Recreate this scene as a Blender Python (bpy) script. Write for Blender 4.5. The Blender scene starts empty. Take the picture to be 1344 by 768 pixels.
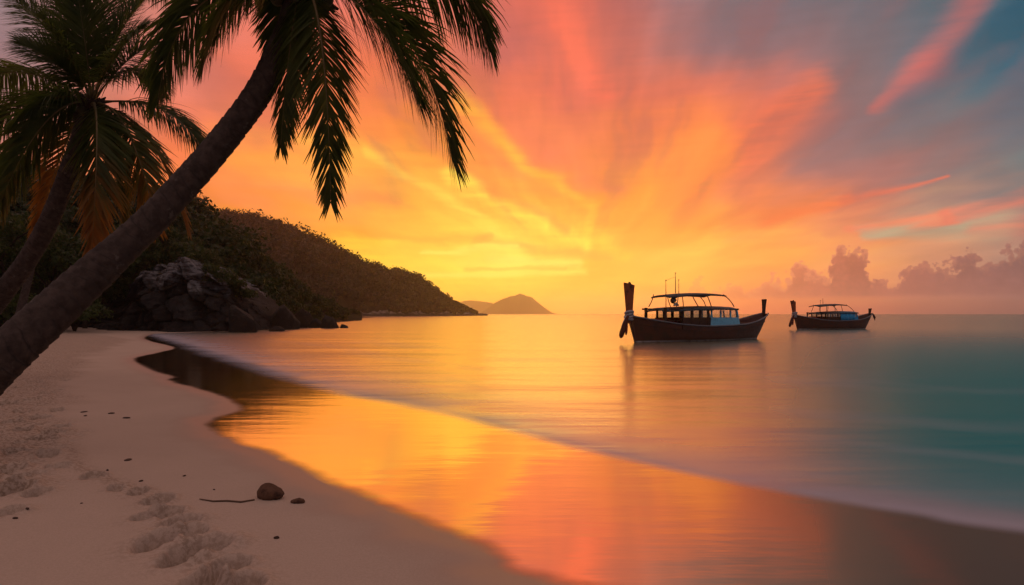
import bpy, math, random
import numpy as np
from mathutils import Vector, Matrix

random.seed(7)
RNG = np.random.default_rng(11)
PI = math.pi
SC = bpy.context.scene
COL = SC.collection

# ------------------------------------------------------------------ camera
CAM_H = 1.5
F = 896.0            # focal length in pixels of the 1344 wide photograph
CX, HY = 672.0, 412.0
cam_d = bpy.data.cameras.new("camera")
cam_d.sensor_width = 36.0
cam_d.lens = 24.0
cam_d.shift_y = 28.0 / 1344.0
cam_d.clip_start = 0.05
cam_d.clip_end = 20000
cam = bpy.data.objects.new("camera", cam_d)
cam.location = (0, 0, CAM_H)
cam.rotation_euler = (PI / 2, 0, 0)
COL.objects.link(cam)
SC.camera = cam

SC.view_settings.view_transform = 'Standard'
SC.view_settings.look = 'None'
SC.view_settings.exposure = 0.0
SC.view_settings.gamma = 1.0
SC.view_settings.use_curve_mapping = False
SC.render.engine = 'CYCLES'
SC.cycles.use_denoising = True
SC.cycles.max_bounces = 6
SC.cycles.diffuse_bounces = 3
SC.cycles.glossy_bounces = 3
SC.cycles.transparent_max_bounces = 12
SC.cycles.volume_bounces = 2
SC.cycles.sample_clamp_indirect = 6.0
SC.cycles.caustics_reflective = False

HAZE = 0.00031
HAZE_TOP, HAZE_REACH = 112.0, 5500.0
SUN_AZ, SUN_EL = math.radians(4.5), math.radians(2.6)


def lin(c):
    """sRGB 0-255 -> linear"""
    out = []
    for v in c:
        v = v / 255.0
        out.append(v / 12.92 if v <= 0.04045 else ((v + 0.055) / 1.055) ** 2.4)
    return tuple(out)


# ------------------------------------------------------------ node helper
class G:
    """Small wrapper that writes node maths as expressions."""
    def __init__(s, tree):
        s.t = tree

    def n(s, typ, **kw):
        nd = s.t.nodes.new(typ)
        for k, v in kw.items():
            setattr(nd, k, v)
        return nd

    def put(s, sock, v):
        if isinstance(v, bpy.types.NodeSocket):
            s.t.links.new(v, sock)
        elif v is not None:
            if isinstance(v, (tuple, list)) and sock.type == 'RGBA' and len(v) == 3:
                v = tuple(v) + (1,)
            sock.default_value = v

    def m(s, op, a, b=None, c=None, clamp=False):
        nd = s.n('ShaderNodeMath', operation=op, use_clamp=clamp)
        s.put(nd.inputs[0], a)
        s.put(nd.inputs[1], b)
        s.put(nd.inputs[2], c)
        return nd.outputs[0]

    def vm(s, op, a, b=None, out=0, scale=None):
        nd = s.n('ShaderNodeVectorMath', operation=op)
        s.put(nd.inputs[0], a)
        s.put(nd.inputs[1], b)
        if scale is not None:
            s.put(nd.inputs['Scale'], scale)
        return nd.outputs[out]

    def mr(s, v, a, b, c=0.0, d=1.0, typ='SMOOTHSTEP'):
        nd = s.n('ShaderNodeMapRange', interpolation_type=typ)
        s.put(nd.inputs['Value'], v)
        for k, x in (('From Min', a), ('From Max', b), ('To Min', c), ('To Max', d)):
            s.put(nd.inputs[k], x)
        return nd.outputs[0]

    def xyz(s, x=0.0, y=0.0, z=0.0):
        nd = s.n('ShaderNodeCombineXYZ')
        for i, v in enumerate((x, y, z)):
            s.put(nd.inputs[i], v)
        return nd.outputs[0]

    def sep(s, v):
        nd = s.n('ShaderNodeSeparateXYZ')
        s.put(nd.inputs[0], v)
        return nd.outputs

    def mix(s, f, a, b, blend='MIX'):
        nd = s.n('ShaderNodeMix', data_type='RGBA', blend_type=blend)
        s.put(nd.inputs[0], f)
        s.put(nd.inputs[6], a)
        s.put(nd.inputs[7], b)
        return nd.outputs[2]

    def noise(s, vec, scale=1.0, detail=3.0, rough=0.5, out=0, dist=0.0):
        nd = s.n('ShaderNodeTexNoise')
        s.put(nd.inputs['Vector'], vec)
        s.put(nd.inputs['Scale'], scale)
        nd.inputs['Detail'].default_value = detail
        nd.inputs['Roughness'].default_value = rough
        nd.inputs['Distortion'].default_value = dist
        return nd.outputs[out]

    def voro(s, vec, scale=1.0, out=0, feature='F1', smooth=None):
        nd = s.n('ShaderNodeTexVoronoi', feature=feature)
        s.put(nd.inputs['Vector'], vec)
        s.put(nd.inputs['Scale'], scale)
        if smooth is not None:
            nd.inputs['Smoothness'].default_value = smooth
        return nd.outputs[out]

    def ramp(s, v, stops, mode='LINEAR'):
        nd = s.n('ShaderNodeValToRGB')
        cr = nd.color_ramp
        cr.interpolation = mode
        stops = sorted(stops, key=lambda q: q[0])
        cr.elements[0].position, cr.elements[0].color = stops[0][0], tuple(stops[0][1]) + (1,)
        cr.elements[1].position, cr.elements[1].color = stops[-1][0], tuple(stops[-1][1]) + (1,)
        for p, c in stops[1:-1]:
            e = cr.elements.new(p)
            e.color = tuple(c) + (1,)
        s.put(nd.inputs[0], v)
        return nd.outputs[0]


# ------------------------------------------------------------------- sky
def dir_deg(px, py):
    """direction of a photograph pixel as azimuth and elevation in degrees"""
    U, V = (px - CX) / F, (HY - py) / F
    return math.degrees(math.atan(U)), math.degrees(math.atan2(V, math.hypot(1, U)))


SKY_COLUMNS = {
    -60: [(0, (225, 125, 75)), (150, (200, 115, 100)), (300, (150, 110, 115)), (412, (135, 110, 115))],
    0: [(408, (240, 140, 55)), (300, (235, 125, 70)), (200, (200, 120, 100)), (100, (150, 115, 115)), (0, (135, 112, 115))],
    112: [(408, (245, 145, 50)), (300, (240, 130, 60)), (200, (225, 125, 85)), (100, (195, 122, 110)), (0, (170, 118, 112))],
    224: [(408, (250, 160, 50)), (300, (245, 140, 55)), (260, (241, 124, 60)), (200, (240, 120, 75)), (100, (218, 122, 105)), (0, (205, 125, 110))],
    336: [(408, (252, 170, 50)), (310, (250, 160, 45)), (280, (248, 140, 55)), (255, (243, 138, 72)), (212, (250, 156, 64)), (160, (237, 125, 78)), (100, (235, 115, 85)), (0, (215, 120, 105))],
    448: [(408, (253, 180, 50)), (335, (255, 205, 60)), (305, (252, 165, 50)), (262, (246, 150, 72)), (230, (250, 165, 65)), (180, (246, 135, 68)), (100, (235, 115, 75)), (0, (220, 115, 100))],
    560: [(408, (255, 185, 55)), (380, (255, 200, 60)), (350, (255, 212, 72)), (300, (255, 186, 66)), (240, (252, 172, 64)), (180, (245, 140, 60)), (100, (236, 118, 78)), (0, (220, 120, 105))],
    672: [(408, (250, 168, 58)), (385, (254, 190, 60)), (365, (255, 212, 75)), (345, (255, 228, 96)), (310, (253, 204, 75)), (260, (250, 165, 62)), (200, (240, 132, 70)), (140, (230, 113, 80)), (60, (214, 108, 95)), (0, (224, 110, 92))],
    760: [(408, (249, 160, 66)), (380, (251, 176, 60)), (350, (250, 185, 65)), (312, (254, 190, 68)), (260, (249, 148, 58)), (200, (235, 124, 76)), (130, (222, 108, 86)), (60, (232, 112, 86)), (0, (216, 104, 86))],
    896: [(408, (236, 130, 76)), (370, (253, 180, 72)), (335, (255, 190, 80)), (290, (252, 165, 66)), (250, (250, 150, 66)), (180, (243, 127, 68)), (125, (220, 112, 86)), (70, (165, 105, 100)), (0, (146, 108, 110))],
    1008: [(408, (206, 104, 72)), (370, (244, 150, 78)), (335, (250, 166, 76)), (290, (240, 130, 74)), (240, (215, 116, 84)), (190, (215, 114, 86)), (140, (205, 108, 90)), (80, (142, 104, 105)), (0, (124, 108, 112))],
    1120: [(408, (168, 86, 72)), (370, (232, 146, 88)), (340, (240, 160, 92)), (310, (232, 144, 92)), (280, (214, 122, 92)), (230, (165, 110, 104)), (170, (140, 105, 105)), (100, (128, 104, 106)), (0, (104, 104, 112))],
    1232: [(408, (128, 76, 74)), (370, (186, 126, 98)), (320, (212, 145, 106)), (285, (178, 138, 114)), (240, (145, 114, 110)), (180, (114, 111, 114)), (100, (90, 107, 117)), (0, (80, 100, 110))],
    1344: [(408, (108, 68, 70)), (370, (140, 104, 98)), (325, (172, 132, 112)), (300, (176, 122, 106)), (260, (142, 116, 110)), (220, (106, 118, 120)), (160, (62, 110, 124)), (80, (30, 96, 115)), (0, (24, 80, 100))],
    1600: [(408, (100, 78, 84)), (340, (96, 90, 96)), (250, (66, 86, 98)), (120, (38, 78, 92)), (0, (34, 72, 88))],
}

# soft bands of cloud: two ends in the photograph's directions, widths, colour, strength
SKY_BANDS = [
    ((395, 185), (600, 240), 10, 16, (253, 178, 66), 0.55),
    ((590, 232), (770, 322), 13, 9, (255, 214, 78), 0.95),
    ((600, 140), (775, 272), 12, 7, (254, 172, 60), 0.85),
    ((775, 300), (822, 335), 14, 7, (255, 208, 70), 0.5),
    ((560, 362), (770, 356), 4, 5, (255, 226, 96), 0.7),
    ((640, 338), (760, 344), 4, 6, (255, 228, 104), 0.6),
    ((700, -20), (800, 130), 34, 14, (246, 112, 84), 0.75),
    ((845, 300), (905, 235), 34, 44, (252, 160, 62), 0.75),
    ((900, 240), (1065, 125), 34, 20, (246, 116, 76), 0.8),
    ((880, 250), (940, 200), 20, 24, (252, 146, 60), 0.6),
    ((1150, 138), (1216, 84), 8, 20, (218, 98, 82), 0.62),
    ((1222, 80), (1275, -12), 22, 15, (206, 98, 88), 0.48),
    ((1005, 292), (1110, 263), 9, 7, (252, 124, 66), 0.9),
    ((1105, 264), (1250, 234), 7, 3, (232, 112, 82), 0.75),
    ((1130, 303), (1310, 290), 6, 18, (172, 162, 130), 0.95),
    ((1115, 302), (1250, 277), 4, 5, (236, 128, 92), 0.8),
    ((1245, 278), (1400, 246), 5, 8, (222, 116, 92), 0.7),
    ((1280, 296), (1370, 286), 9, 10, (222, 112, 88), 0.6),
    ((1190, 130), (1400, -20), 16, 22, (48, 82, 98), 0.45),
    ((950, 318), (1080, 312), 5, 5, (250, 168, 84), 0.5),
    ((420, 300), (640, 318), 7, 5, (246, 150, 60), 0.45),
    ((300, 262), (520, 262), 10, 6, (240, 132, 74), 0.5),
    ((800, 375), (930, 382), 5, 5, (252, 170, 66), 0.5),
    ((560, 190), (740, 300), 9, 6, (240, 128, 66), 0.55),
    ((660, 150), (800, 250), 18, 10, (228, 112, 84), 0.5),
    ((470, 205), (640, 285), 6, 5, (255, 210, 80), 0.5),
    ((620, 318), (800, 336), 5, 6, (242, 160, 70), 0.6),
    ((560, 330), (680, 326), 3, 3, (255, 226, 100), 0.6),
    ((610, 352), (740, 350), 3, 3, (244, 172, 66), 0.55),
    ((930, 60), (1010, 20), 30, 40, (122, 104, 112), 0.5),
    ((1060, 200), (1200, 150), 26, 34, (122, 104, 110), 0.45),
]

CUMULUS = [(860, 405), (885, 394), (900, 378), (913, 366), (922, 372), (930, 381), (946, 376), (958, 370), (969, 366),
           (980, 370), (992, 375), (1004, 369), (1015, 364), (1035, 358), (1040, 347), (1055, 341), (1065, 355), (1085, 352),
           (1094, 327), (1111, 318), (1131, 324), (1141, 333), (1145, 350), (1157, 361), (1167, 369), (1180, 366), (1187, 350),
           (1210, 345), (1223, 350), (1237, 343), (1250, 348), (1260, 333), (1273, 326), (1289, 339), (1302, 342),
           (1316, 333), (1329, 327), (1344, 324), (1400, 334), (1470, 352), (1540, 372), (1600, 396)]


def build_world():
    w = bpy.data.worlds.new("World")
    SC.world = w
    w.use_nodes = True
    t = w.node_tree
    t.nodes.clear()
    g = G(t)
    out = g.n('ShaderNodeOutputWorld')
    d = g.n('ShaderNodeTexCoord').outputs['Generated']
    x, y, z = g.sep(g.vm('NORMALIZE', d))
    rad = 180.0 / PI
    hor = g.m('SQRT', g.m('ADD', g.m('MULTIPLY', x, x), g.m('MULTIPLY', y, y)))
    az0 = g.m('MULTIPLY', g.m('ARCTAN2', x, y), rad)
    el0 = g.m('MULTIPLY', g.m('ARCTAN2', z, hor), rad)
    # cloud deck coordinates, long axis towards the sun
    zz = g.m('ADD', g.m('MAXIMUM', z, 0.0), 0.07)
    q = g.xyz(g.m('DIVIDE', x, zz), g.m('DIVIDE', y, zz))
    qs = g.vm('MULTIPLY', q, (1.5, 0.42, 1))
    nA = g.noise(qs, 1.0, 4, 0.55, out=1)
    nB = g.noise(g.vm('MULTIPLY', q, (2.6, 0.5, 1)), 1.0, 4, 0.5)
    nax, nay, naz = g.sep(nA)
    fade = g.mr(el0, 0.5, 9.0)
    # horizontal streaks low down
    hs = g.xyz(g.m('MULTIPLY', az0, 0.10), g.m('MULTIPLY', el0, 0.95))
    nC = g.noise(hs, 0.8, 4, 0.5)
    nF = g.noise(g.vm('MULTIPLY', hs, (2.0, 2.0, 1)), 1.0, 3, 0.5)
    az = g.m('ADD', az0, g.m('MULTIPLY', g.m('SUBTRACT', nax, 0.5), g.m('MULTIPLY', fade, 13.0)))
    el = g.m('ADD', el0, g.m('MULTIPLY', g.m('SUBTRACT', nay, 0.5), g.m('MULTIPLY', fade, 7.0)))
    el = g.m('ADD', el, g.m('MULTIPLY', g.m('SUBTRACT', nC, 0.5), g.mr(el0, 0.4, 4.0, 0.0, 3.0)))
    # the clear-sky gradient under the clouds
    EM = 40.0
    v = g.m('DIVIDE', el, EM, clamp=True)
    overhead = lin((122, 108, 118))

    def column(stops, px):
        st = {}
        for py, c in stops:
            _, e = dir_deg(px, py)
            st[max(0.0, min(1.0, e / EM))] = lin(c)
        st = sorted(st.items())
        last = st[-1][1]
        st.append((1.0, tuple(0.55 * a + 0.45 * b for a, b in zip(last, overhead))))
        return g.ramp(v, st)

    cols = []
    for px, stops in SKY_COLUMNS.items():
        if px == -60:
            stops = [(412 - py, c) for py, c in stops]
            stops = [(py, c) for py, c in stops]
        cols.append((dir_deg(px, 0)[0], column(stops, px)))
    back = g.ramp(v, [(0, lin((72, 64, 72))), (0.25, lin((84, 76, 86))), (1, lin((140, 128, 140)))])
    c = cols[0][1]
    for (a0, _), (a1, cc) in zip(cols, cols[1:]):
        c = g.mix(g.mr(az, a0, a1), c, cc)
    c = g.mix(g.mr(az, cols[-1][0], cols[-1][0] + 35), c, back)
    c = g.mix(g.mr(az, cols[0][0] - 4, cols[0][0] - 45), c, back)
    # above the picture the deck turns mauve grey
    c = g.mix(g.mr(el0, 27, 52), c, lin((186, 152, 144)))
    # soft bands
    wx = g.m('ADD', az0, g.m('MULTIPLY', g.m('SUBTRACT', nax, 0.5), g.m('MULTIPLY', fade, 5.0)))
    wy = g.m('ADD', el0, g.m('MULTIPLY', g.m('SUBTRACT', nay, 0.5), g.m('MULTIPLY', fade, 3.0)))
    wy = g.m('ADD', wy, g.m('MULTIPLY', g.m('SUBTRACT', nC, 0.5), 0.9))
    P = g.xyz(wx, wy)
    tex = g.mr(g.m('ADD', g.m('MULTIPLY', nB, 0.5), g.m('MULTIPLY', nF, 0.5)), 0.34, 0.58, 0.5, 1.0)
    for p0, p1, w0, w1, colr, st in SKY_BANDS:
        a, b = dir_deg(*p0), dir_deg(*p1)
        k = 180 / PI / F
        dx, dy = b[0] - a[0], b[1] - a[1]
        L2 = dx * dx + dy * dy
        r = g.vm('SUBTRACT', P, (a[0], a[1], 0))
        tt = g.m('MULTIPLY', g.vm('DOT_PRODUCT', r, (dx, dy, 0), out=1), 1 / L2, clamp=True)
        off = g.vm('SUBTRACT', r, g.vm('SCALE', (dx, dy, 0), scale=tt))
        dist = g.vm('LENGTH', off, out=1)
        wid = g.m('MULTIPLY_ADD', tt, (w1 - w0) * k * 1.8, w0 * k * 1.8)
        al = g.mr(g.m('DIVIDE', dist, wid), 1.0, 0.0)
        al = g.m('MULTIPLY', g.m('MULTIPLY', al, tex), st)
        c = g.mix(al, c, lin(colr))
    # fine structure of the deck
    fine = g.m('ADD', g.m('MULTIPLY', g.m('SUBTRACT', nB, 0.5), 0.42), g.m('MULTIPLY', g.m('SUBTRACT', nF, 0.5), 0.17))
    # streaks that fan out from the place where the sun went down
    fx, fy = g.m('SUBTRACT', wx, 6.0), g.m('ADD', wy, 1.5)
    fan = g.xyz(g.m('MULTIPLY', g.m('ARCTAN2', fy, fx), 3.6), g.m('MULTIPLY', g.m('SQRT', g.m('ADD', g.m('MULTIPLY', fx, fx), g.m('MULTIPLY', fy, fy))), 0.07))
    nR = g.noise(fan, 1.5, 3, 0.5)
    ray = g.m('MULTIPLY', g.m('SUBTRACT', nR, 0.5), g.mr(el0, 2.5, 9.0, 0.0, 0.75))
    c = g.vm('SCALE', c, scale=g.m('ADD', g.m('MULTIPLY_ADD', fine, 0.85, 1.0), ray))
    c = g.mix(g.m('MULTIPLY', g.mr(nR, 0.50, 0.36), g.mr(el0, 4.0, 14.0, 0.0, 0.20)), c, lin((176, 106, 104)))
    # cumulus bank on the horizon
    fc = g.n('ShaderNodeFloatCurve')
    A0, A1 = dir_deg(840, 412)[0], dir_deg(1640, 412)[0]
    cur = fc.mapping.curves[0]
    pts = [(0.0, 0.0)] + [((dir_deg(px, py)[0] - A0) / (A1 - A0), dir_deg(px, py)[1] / 8.0) for px, py in CUMULUS] + [(1.0, 0.0)]
    cur.points[0].location, cur.points[1].location = pts[0], pts[-1]
    for p in pts[1:-1]:
        cur.points.new(*p)
    fc.mapping.use_clip = True
    fc.mapping.update()
    cv = g.xyz(az0, el0)
    cvw = g.vm('ADD', cv, g.vm('SCALE', g.vm('SUBTRACT', g.noise(cv, 1.2, 3, 0.5, out=1), (0.5, 0.5, 0.5)), scale=0.55))
    b1 = g.voro(cvw, 0.75, feature='SMOOTH_F1', smooth=0.25)
    b2 = g.voro(cvw, 2.0, feature='SMOOTH_F1', smooth=0.25)
    b3 = g.voro(cvw, 4.5, feature='SMOOTH_F1', smooth=0.3)
    bil = g.m('ADD', g.m('ADD', g.m('MULTIPLY', g.m('SUBTRACT', 0.45, b1), 0.95), g.m('MULTIPLY', g.m('SUBTRACT', 0.45, b2), 0.75)),
              g.m('MULTIPLY', g.m('SUBTRACT', 0.45, b3), 0.5))
    azw = g.m('ADD', az0, g.m('MULTIPLY', g.m('SUBTRACT', g.noise(cv, 1.1, 4, 0.55), 0.5), 2.6))
    azc = g.m('DIVIDE', g.m('SUBTRACT', azw, A0), A1 - A0, clamp=True)
    g.put(fc.inputs['Value'], azc)
    top = g.m('MULTIPLY', fc.outputs[0], 8.0)
    dd = g.m('SUBTRACT', g.m('ADD', top, g.m('MULTIPLY', bil, g.mr(top, 0.5, 2.0, 0.4, 1.5))), el0)
    soft = g.mr(az0, 14, 30, 0.34, 0.2)
    mask = g.mr(g.m('DIVIDE', dd, soft), -0.45, 0.55)
    mask = g.m('MULTIPLY', mask, g.mr(el0, 0.9, 1.5))
    mask = g.m('MULTIPLY', mask, g.mr(az0, 14.0, 24.0, 0.35, 0.97))
    ccol = g.ramp(azc, [(0, lin((238, 138, 80))), (0.22, lin((224, 124, 84))), (0.36, lin((216, 120, 92))), (0.5, lin((186, 108, 94))),
                        (0.62, lin((156, 102, 98))), (0.78, lin((124, 94, 98))), (1, lin((92, 82, 92)))])
    depth = g.mr(dd, 0.0, 1.7)
    shade = g.m('ADD', g.m('MULTIPLY', bil, 0.36), g.m('MULTIPLY_ADD', depth, -0.18, 1.0))
    cl = g.vm('SCALE', ccol, scale=g.m('MULTIPLY', shade, g.mr(az0, 16.0, 30.0, 0.92, 0.74)))
    cl = g.mix(g.m('MULTIPLY', g.mr(dd, 0.9, 0.1), g.mr(az0, 34.0, 20.0, 0.15, 0.6)), cl, lin((250, 160, 110)))
    cl = g.mix(g.m('MULTIPLY', g.mr(el0, 4.6, 1.4), 0.4), cl, lin((140, 88, 86)))
    c = g.mix(mask, c, cl)
    # the horizon glow behind the haze
    path = g.m('MINIMUM', HAZE_REACH, g.m('DIVIDE', HAZE_TOP, g.m('MAXIMUM', z, 0.004)))
    c = g.vm('SCALE', c, scale=g.m('EXPONENT', g.m('MULTIPLY', path, HAZE * 0.60)))
    # a low share of the physical sky
    ns = g.n('ShaderNodeTexSky', sky_type='NISHITA', sun_disc=False)
    ns.sun_elevation = SUN_EL
    ns.sun_rotation = SUN_AZ
    ns.air_density, ns.dust_density, ns.ozone_density = 1.0, 2.0, 1.0
    bgc = g.n('ShaderNodeBackground')
    g.put(bgc.inputs[0], c)
    bgc.inputs[1].default_value = 1.08
    bgn = g.n('ShaderNodeBackground')
    g.put(bgn.inputs[0], ns.outputs[0])
    bgn.inputs[1].default_value = 0.06
    add = g.n('ShaderNodeMixShader')
    add.inputs[0].default_value = 0.06
    t.links.new(bgc.outputs[0], add.inputs[1])
    t.links.new(bgn.outputs[0], add.inputs[2])
    t.links.new(add.outputs[0], out.inputs['Surface'])


build_world()

sun_d = bpy.data.lights.new("sun", 'SUN')
sun_d.energy = 0.035
sun_d.angle = math.radians(14)
sun_d.color = (1.0, 0.62, 0.26)
sun = bpy.data.objects.new("sun", sun_d)
sv = Vector((math.sin(SUN_AZ) * math.cos(SUN_EL), math.cos(SUN_AZ) * math.cos(SUN_EL), math.sin(SUN_EL)))
sun.rotation_euler = sv.to_track_quat('Z', 'Y').to_euler()
sun.location = sv * 50
COL.objects.link(sun)


# ---------------------------------------------------------- mesh helpers
def np_mesh(name, verts, faces, mat=None, parent=None, smooth=False, attrs=None):
    """faces: (n,3) or (n,4) integer array"""
    verts = np.asarray(verts, dtype=np.float32)
    faces = np.asarray(faces, dtype=np.int32)
    n, k = faces.shape
    me = bpy.data.meshes.new(name)
    me.vertices.add(len(verts))
    me.vertices.foreach_set('co', verts.ravel())
    me.loops.add(n * k)
    me.loops.foreach_set('vertex_index', faces.ravel())
    me.polygons.add(n)
    me.polygons.foreach_set('loop_start', np.arange(0, n * k, k, dtype=np.int32))
    if smooth:
        me.polygons.foreach_set('use_smooth', np.ones(n, dtype=bool))
    for an, av in (attrs or {}).items():
        at = me.attributes.new(an, 'FLOAT', 'POINT')
        at.data.foreach_set('value', np.asarray(av, dtype=np.float32).ravel())
    me.update(calc_edges=True)
    me.validate()
    o = bpy.data.objects.new(name, me)
    if mat:
        me.materials.append(mat)
    COL.objects.link(o)
    if parent:
        o.parent = parent
    return o


class MB:
    """collects boxes, tubes and lofts and links them as one mesh"""
    def __init__(s):
        s.v, s.f = [], []

    def add(s, vs, fs):
        b = len(s.v)
        s.v += [tuple(q) for q in vs]
        s.f += [tuple(i + b for i in f) for f in fs]

    def box(s, c, size, rot=None, taper=1.0):
        hx, hy, hz = [q / 2 for q in size]
        pts = []
        for zz, k in ((-hz, 1.0), (hz, taper)):
            pts += [Vector((-hx * k, -hy * k, zz)), Vector((hx * k, -hy * k, zz)), Vector((hx * k, hy * k, zz)), Vector((-hx * k, hy * k, zz))]
        if rot:
            M = Matrix.Rotation(rot[2], 3, 'Z') @ Matrix.Rotation(rot[1], 3, 'Y') @ Matrix.Rotation(rot[0], 3, 'X')
            pts = [M @ p for p in pts]
        pts = [p + Vector(c) for p in pts]
        s.add(pts, [(0, 3, 2, 1), (4, 5, 6, 7), (0, 1, 5, 4), (1, 2, 6, 5), (2, 3, 7, 6), (3, 0, 4, 7)])

    def tube(s, pts, rad, n=8, caps=True, flat=1.0):
        pts = [Vector(p) for p in pts]
        if not hasattr(rad, '__len__'):
            rad = [rad] * len(pts)
        rings = []
        up = Vector((0, 0, 1))
        for i, p in enumerate(pts):
            t = (pts[min(i + 1, len(pts) - 1)] - pts[max(i - 1, 0)]).normalized()
            a = t.cross(up)
            if a.length < 1e-3:
                a = t.cross(Vector((0, 1, 0)))
            a.normalize()
            b = a.cross(t).normalized()
            rings.append([p + (a * math.cos(2 * PI * k / n) * flat + b * math.sin(2 * PI * k / n)) * rad[i] for k in range(n)])
        s.loft(rings, caps=caps)

    def loft(s, rings, caps=True, closed=True):
        n = len(rings[0])
        vs = [v for r in rings for v in r]
        fs = []
        for i in range(len(rings) - 1):
            for k in range(n if closed else n - 1):
                k2 = (k + 1) % n
                fs.append((i * n + k, i * n + k2, (i + 1) * n + k2, (i + 1) * n + k))
        if caps and closed:
            fs.append(tuple(range(n - 1, -1, -1)))
            fs.append(tuple((len(rings) - 1) * n + k for k in range(n)))
        s.add(vs, fs)

    def build(s, name, mat, parent=None, smooth=False, bevel=0.0):
        me = bpy.data.meshes.new(name)
        me.from_pydata(s.v, [], s.f)
        if smooth:
            me.polygons.foreach_set('use_smooth', np.ones(len(me.polygons), dtype=bool))
        me.materials.append(mat)
        me.update()
        o = bpy.data.objects.new(name, me)
        COL.objects.link(o)
        if parent:
            o.parent = parent
        if bevel:
            b = o.modifiers.new('bevel', 'BEVEL')
            b.width, b.segments = bevel, 2
        if smooth:
            pass
        return o


def empty(name, loc, label, cat, group=None, rz=0.0):
    o = bpy.data.objects.new(name, None)
    o.empty_display_size = 0.2
    o.location = loc
    o.rotation_euler = (0, 0, rz)
    COL.objects.link(o)
    return tag(o, label, cat, group)


def tag(o, label=None, cat=None, group=None, kind=None):
    if label:
        o['label'] = label
    if cat:
        o['category'] = cat
    if group:
        o['group'] = group
    if kind:
        o['kind'] = kind
    return o


def wpt(px, py, d):
    """world point seen at a photograph pixel at depth d"""
    return Vector(((px - CX) / F * d, d, CAM_H + (HY - py) / F * d))


def gnd(px, py, z=0.0):
    d = (CAM_H - z) * F / (py - HY)
    return ((px - CX) / F * d, d)


# numpy value noise
def _hash(ix, iy, seed):
    h = (ix.astype(np.int64) * 374761393 + iy.astype(np.int64) * 668265263 + seed * 1442695041) & 0xFFFFFFFF
    h = ((h ^ (h >> 13)) * 1274126177) & 0xFFFFFFFF
    h = h ^ (h >> 16)
    return (h & 0xFFFF) / 65535.0


def vnoise(x, y, seed=0):
    ix, iy = np.floor(x), np.floor(y)
    fx, fy = x - ix, y - iy
    ux, uy = fx * fx * fx * (fx * (fx * 6 - 15) + 10), fy * fy * fy * (fy * (fy * 6 - 15) + 10)
    a, b = _hash(ix, iy, seed), _hash(ix + 1, iy, seed)
    c, d = _hash(ix, iy + 1, seed), _hash(ix + 1, iy + 1, seed)
    return (a + (b - a) * ux) * (1 - uy) + (c + (d - c) * ux) * uy


def fbm(x, y, oct=4, seed=0, gain=0.5):
    s, a, t = 0.0, 1.0, 0.0
    for o in range(oct):
        s = s + a * vnoise(x * 2 ** o + 17.3 * o, y * 2 ** o - 9.1 * o, seed + o)
        t += a
        a *= gain
    return s / t


def sstep(v, a, b):
    t = np.clip((v - a) / (b - a), 0, 1)
    return t * t * (3 - 2 * t)


def poly_dist(x, y, pts):
    best = np.full(x.shape, 1e9)
    for (x0, y0), (x1, y1) in zip(pts[:-1], pts[1:]):
        dx, dy = x1 - x0, y1 - y0
        L = dx * dx + dy * dy + 1e-12
        t = np.clip(((x - x0) * dx + (y - y0) * dy) / L, 0, 1)
        best = np.minimum(best, np.hypot(x - x0 - t * dx, y - y0 - t * dy))
    return best


def inside(x, y, poly):
    r = np.zeros(x.shape, dtype=bool)
    n = len(poly)
    for i in range(n):
        (x0, y0), (x1, y1) = poly[i], poly[(i + 1) % n]
        if y0 == y1:
            continue
        c = ((y0 > y) != (y1 > y)) & (x < (x1 - x0) * (y - y0) / (y1 - y0) + x0)
        r ^= c
    return r


def smooth_line(pts, n=6):
    """Catmull-Rom through the points"""
    P = [np.array(p, float) for p in pts]
    P = [2 * P[0] - P[1]] + P + [2 * P[-1] - P[-2]]
    out = []
    for i in range(1, len(P) - 2):
        for k in range(n):
            t = k / n
            p0, p1, p2, p3 = P[i - 1], P[i], P[i + 1], P[i + 2]
            out.append(tuple(0.5 * ((2 * p1) + (-p0 + p2) * t + (2 * p0 - 5 * p1 + 4 * p2 - p3) * t * t + (-p0 + 3 * p1 - 3 * p2 + p3) * t ** 3)))
    out.append(tuple(P[-2]))
    return out


# ------------------------------------------------------------- shoreline
_shore_px = [(720, 768), (640, 728), (540, 684), (470, 655), (400, 622), (352, 598), (306, 582), (276, 567), (265, 556), (279, 547),
             (304, 541), (307, 533), (286, 520), (250, 509), (218, 500), (222, 494), (196, 486), (173, 471), (204, 463), (226, 456),
             (196, 448), (188, 443), (200, 438)]
SHORE = [(60, -45), (22, -8), (9, 0.2), (3.4, 2.35)] + [gnd(*p) for p in _shore_px]
SHORE = SHORE[:3] + smooth_line(SHORE[3:], 5)
LAND = SHORE + [(-24, 60), (-29, 95), (-37, 150), (-70, 260), (-400, 420), (-400, -60)]
_foam_px = [(228, 450), (262, 463), (330, 486), (400, 506), (480, 524), (600, 548), (750, 588), (900, 622), (1060, 652), (1200, 676), (1344, 700)]
FOAM = [(-27.5, 51)] + [gnd(*p) for p in _foam_px] + [(6.5, 3.2), (14, -1), (40, -25)]
FOAM = smooth_line(FOAM, 5)
FOAM_SEA = FOAM + [(4000, -3000), (4000, 5000), (-4000, 5000), (-60, 300)]


def shore_signed(x, y):
    d = poly_dist(x, y, SHORE + [(-24, 60), (-29, 95), (-37, 150), (-70, 260)])
    return np.where(inside(x, y, LAND), d, -d)


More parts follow.
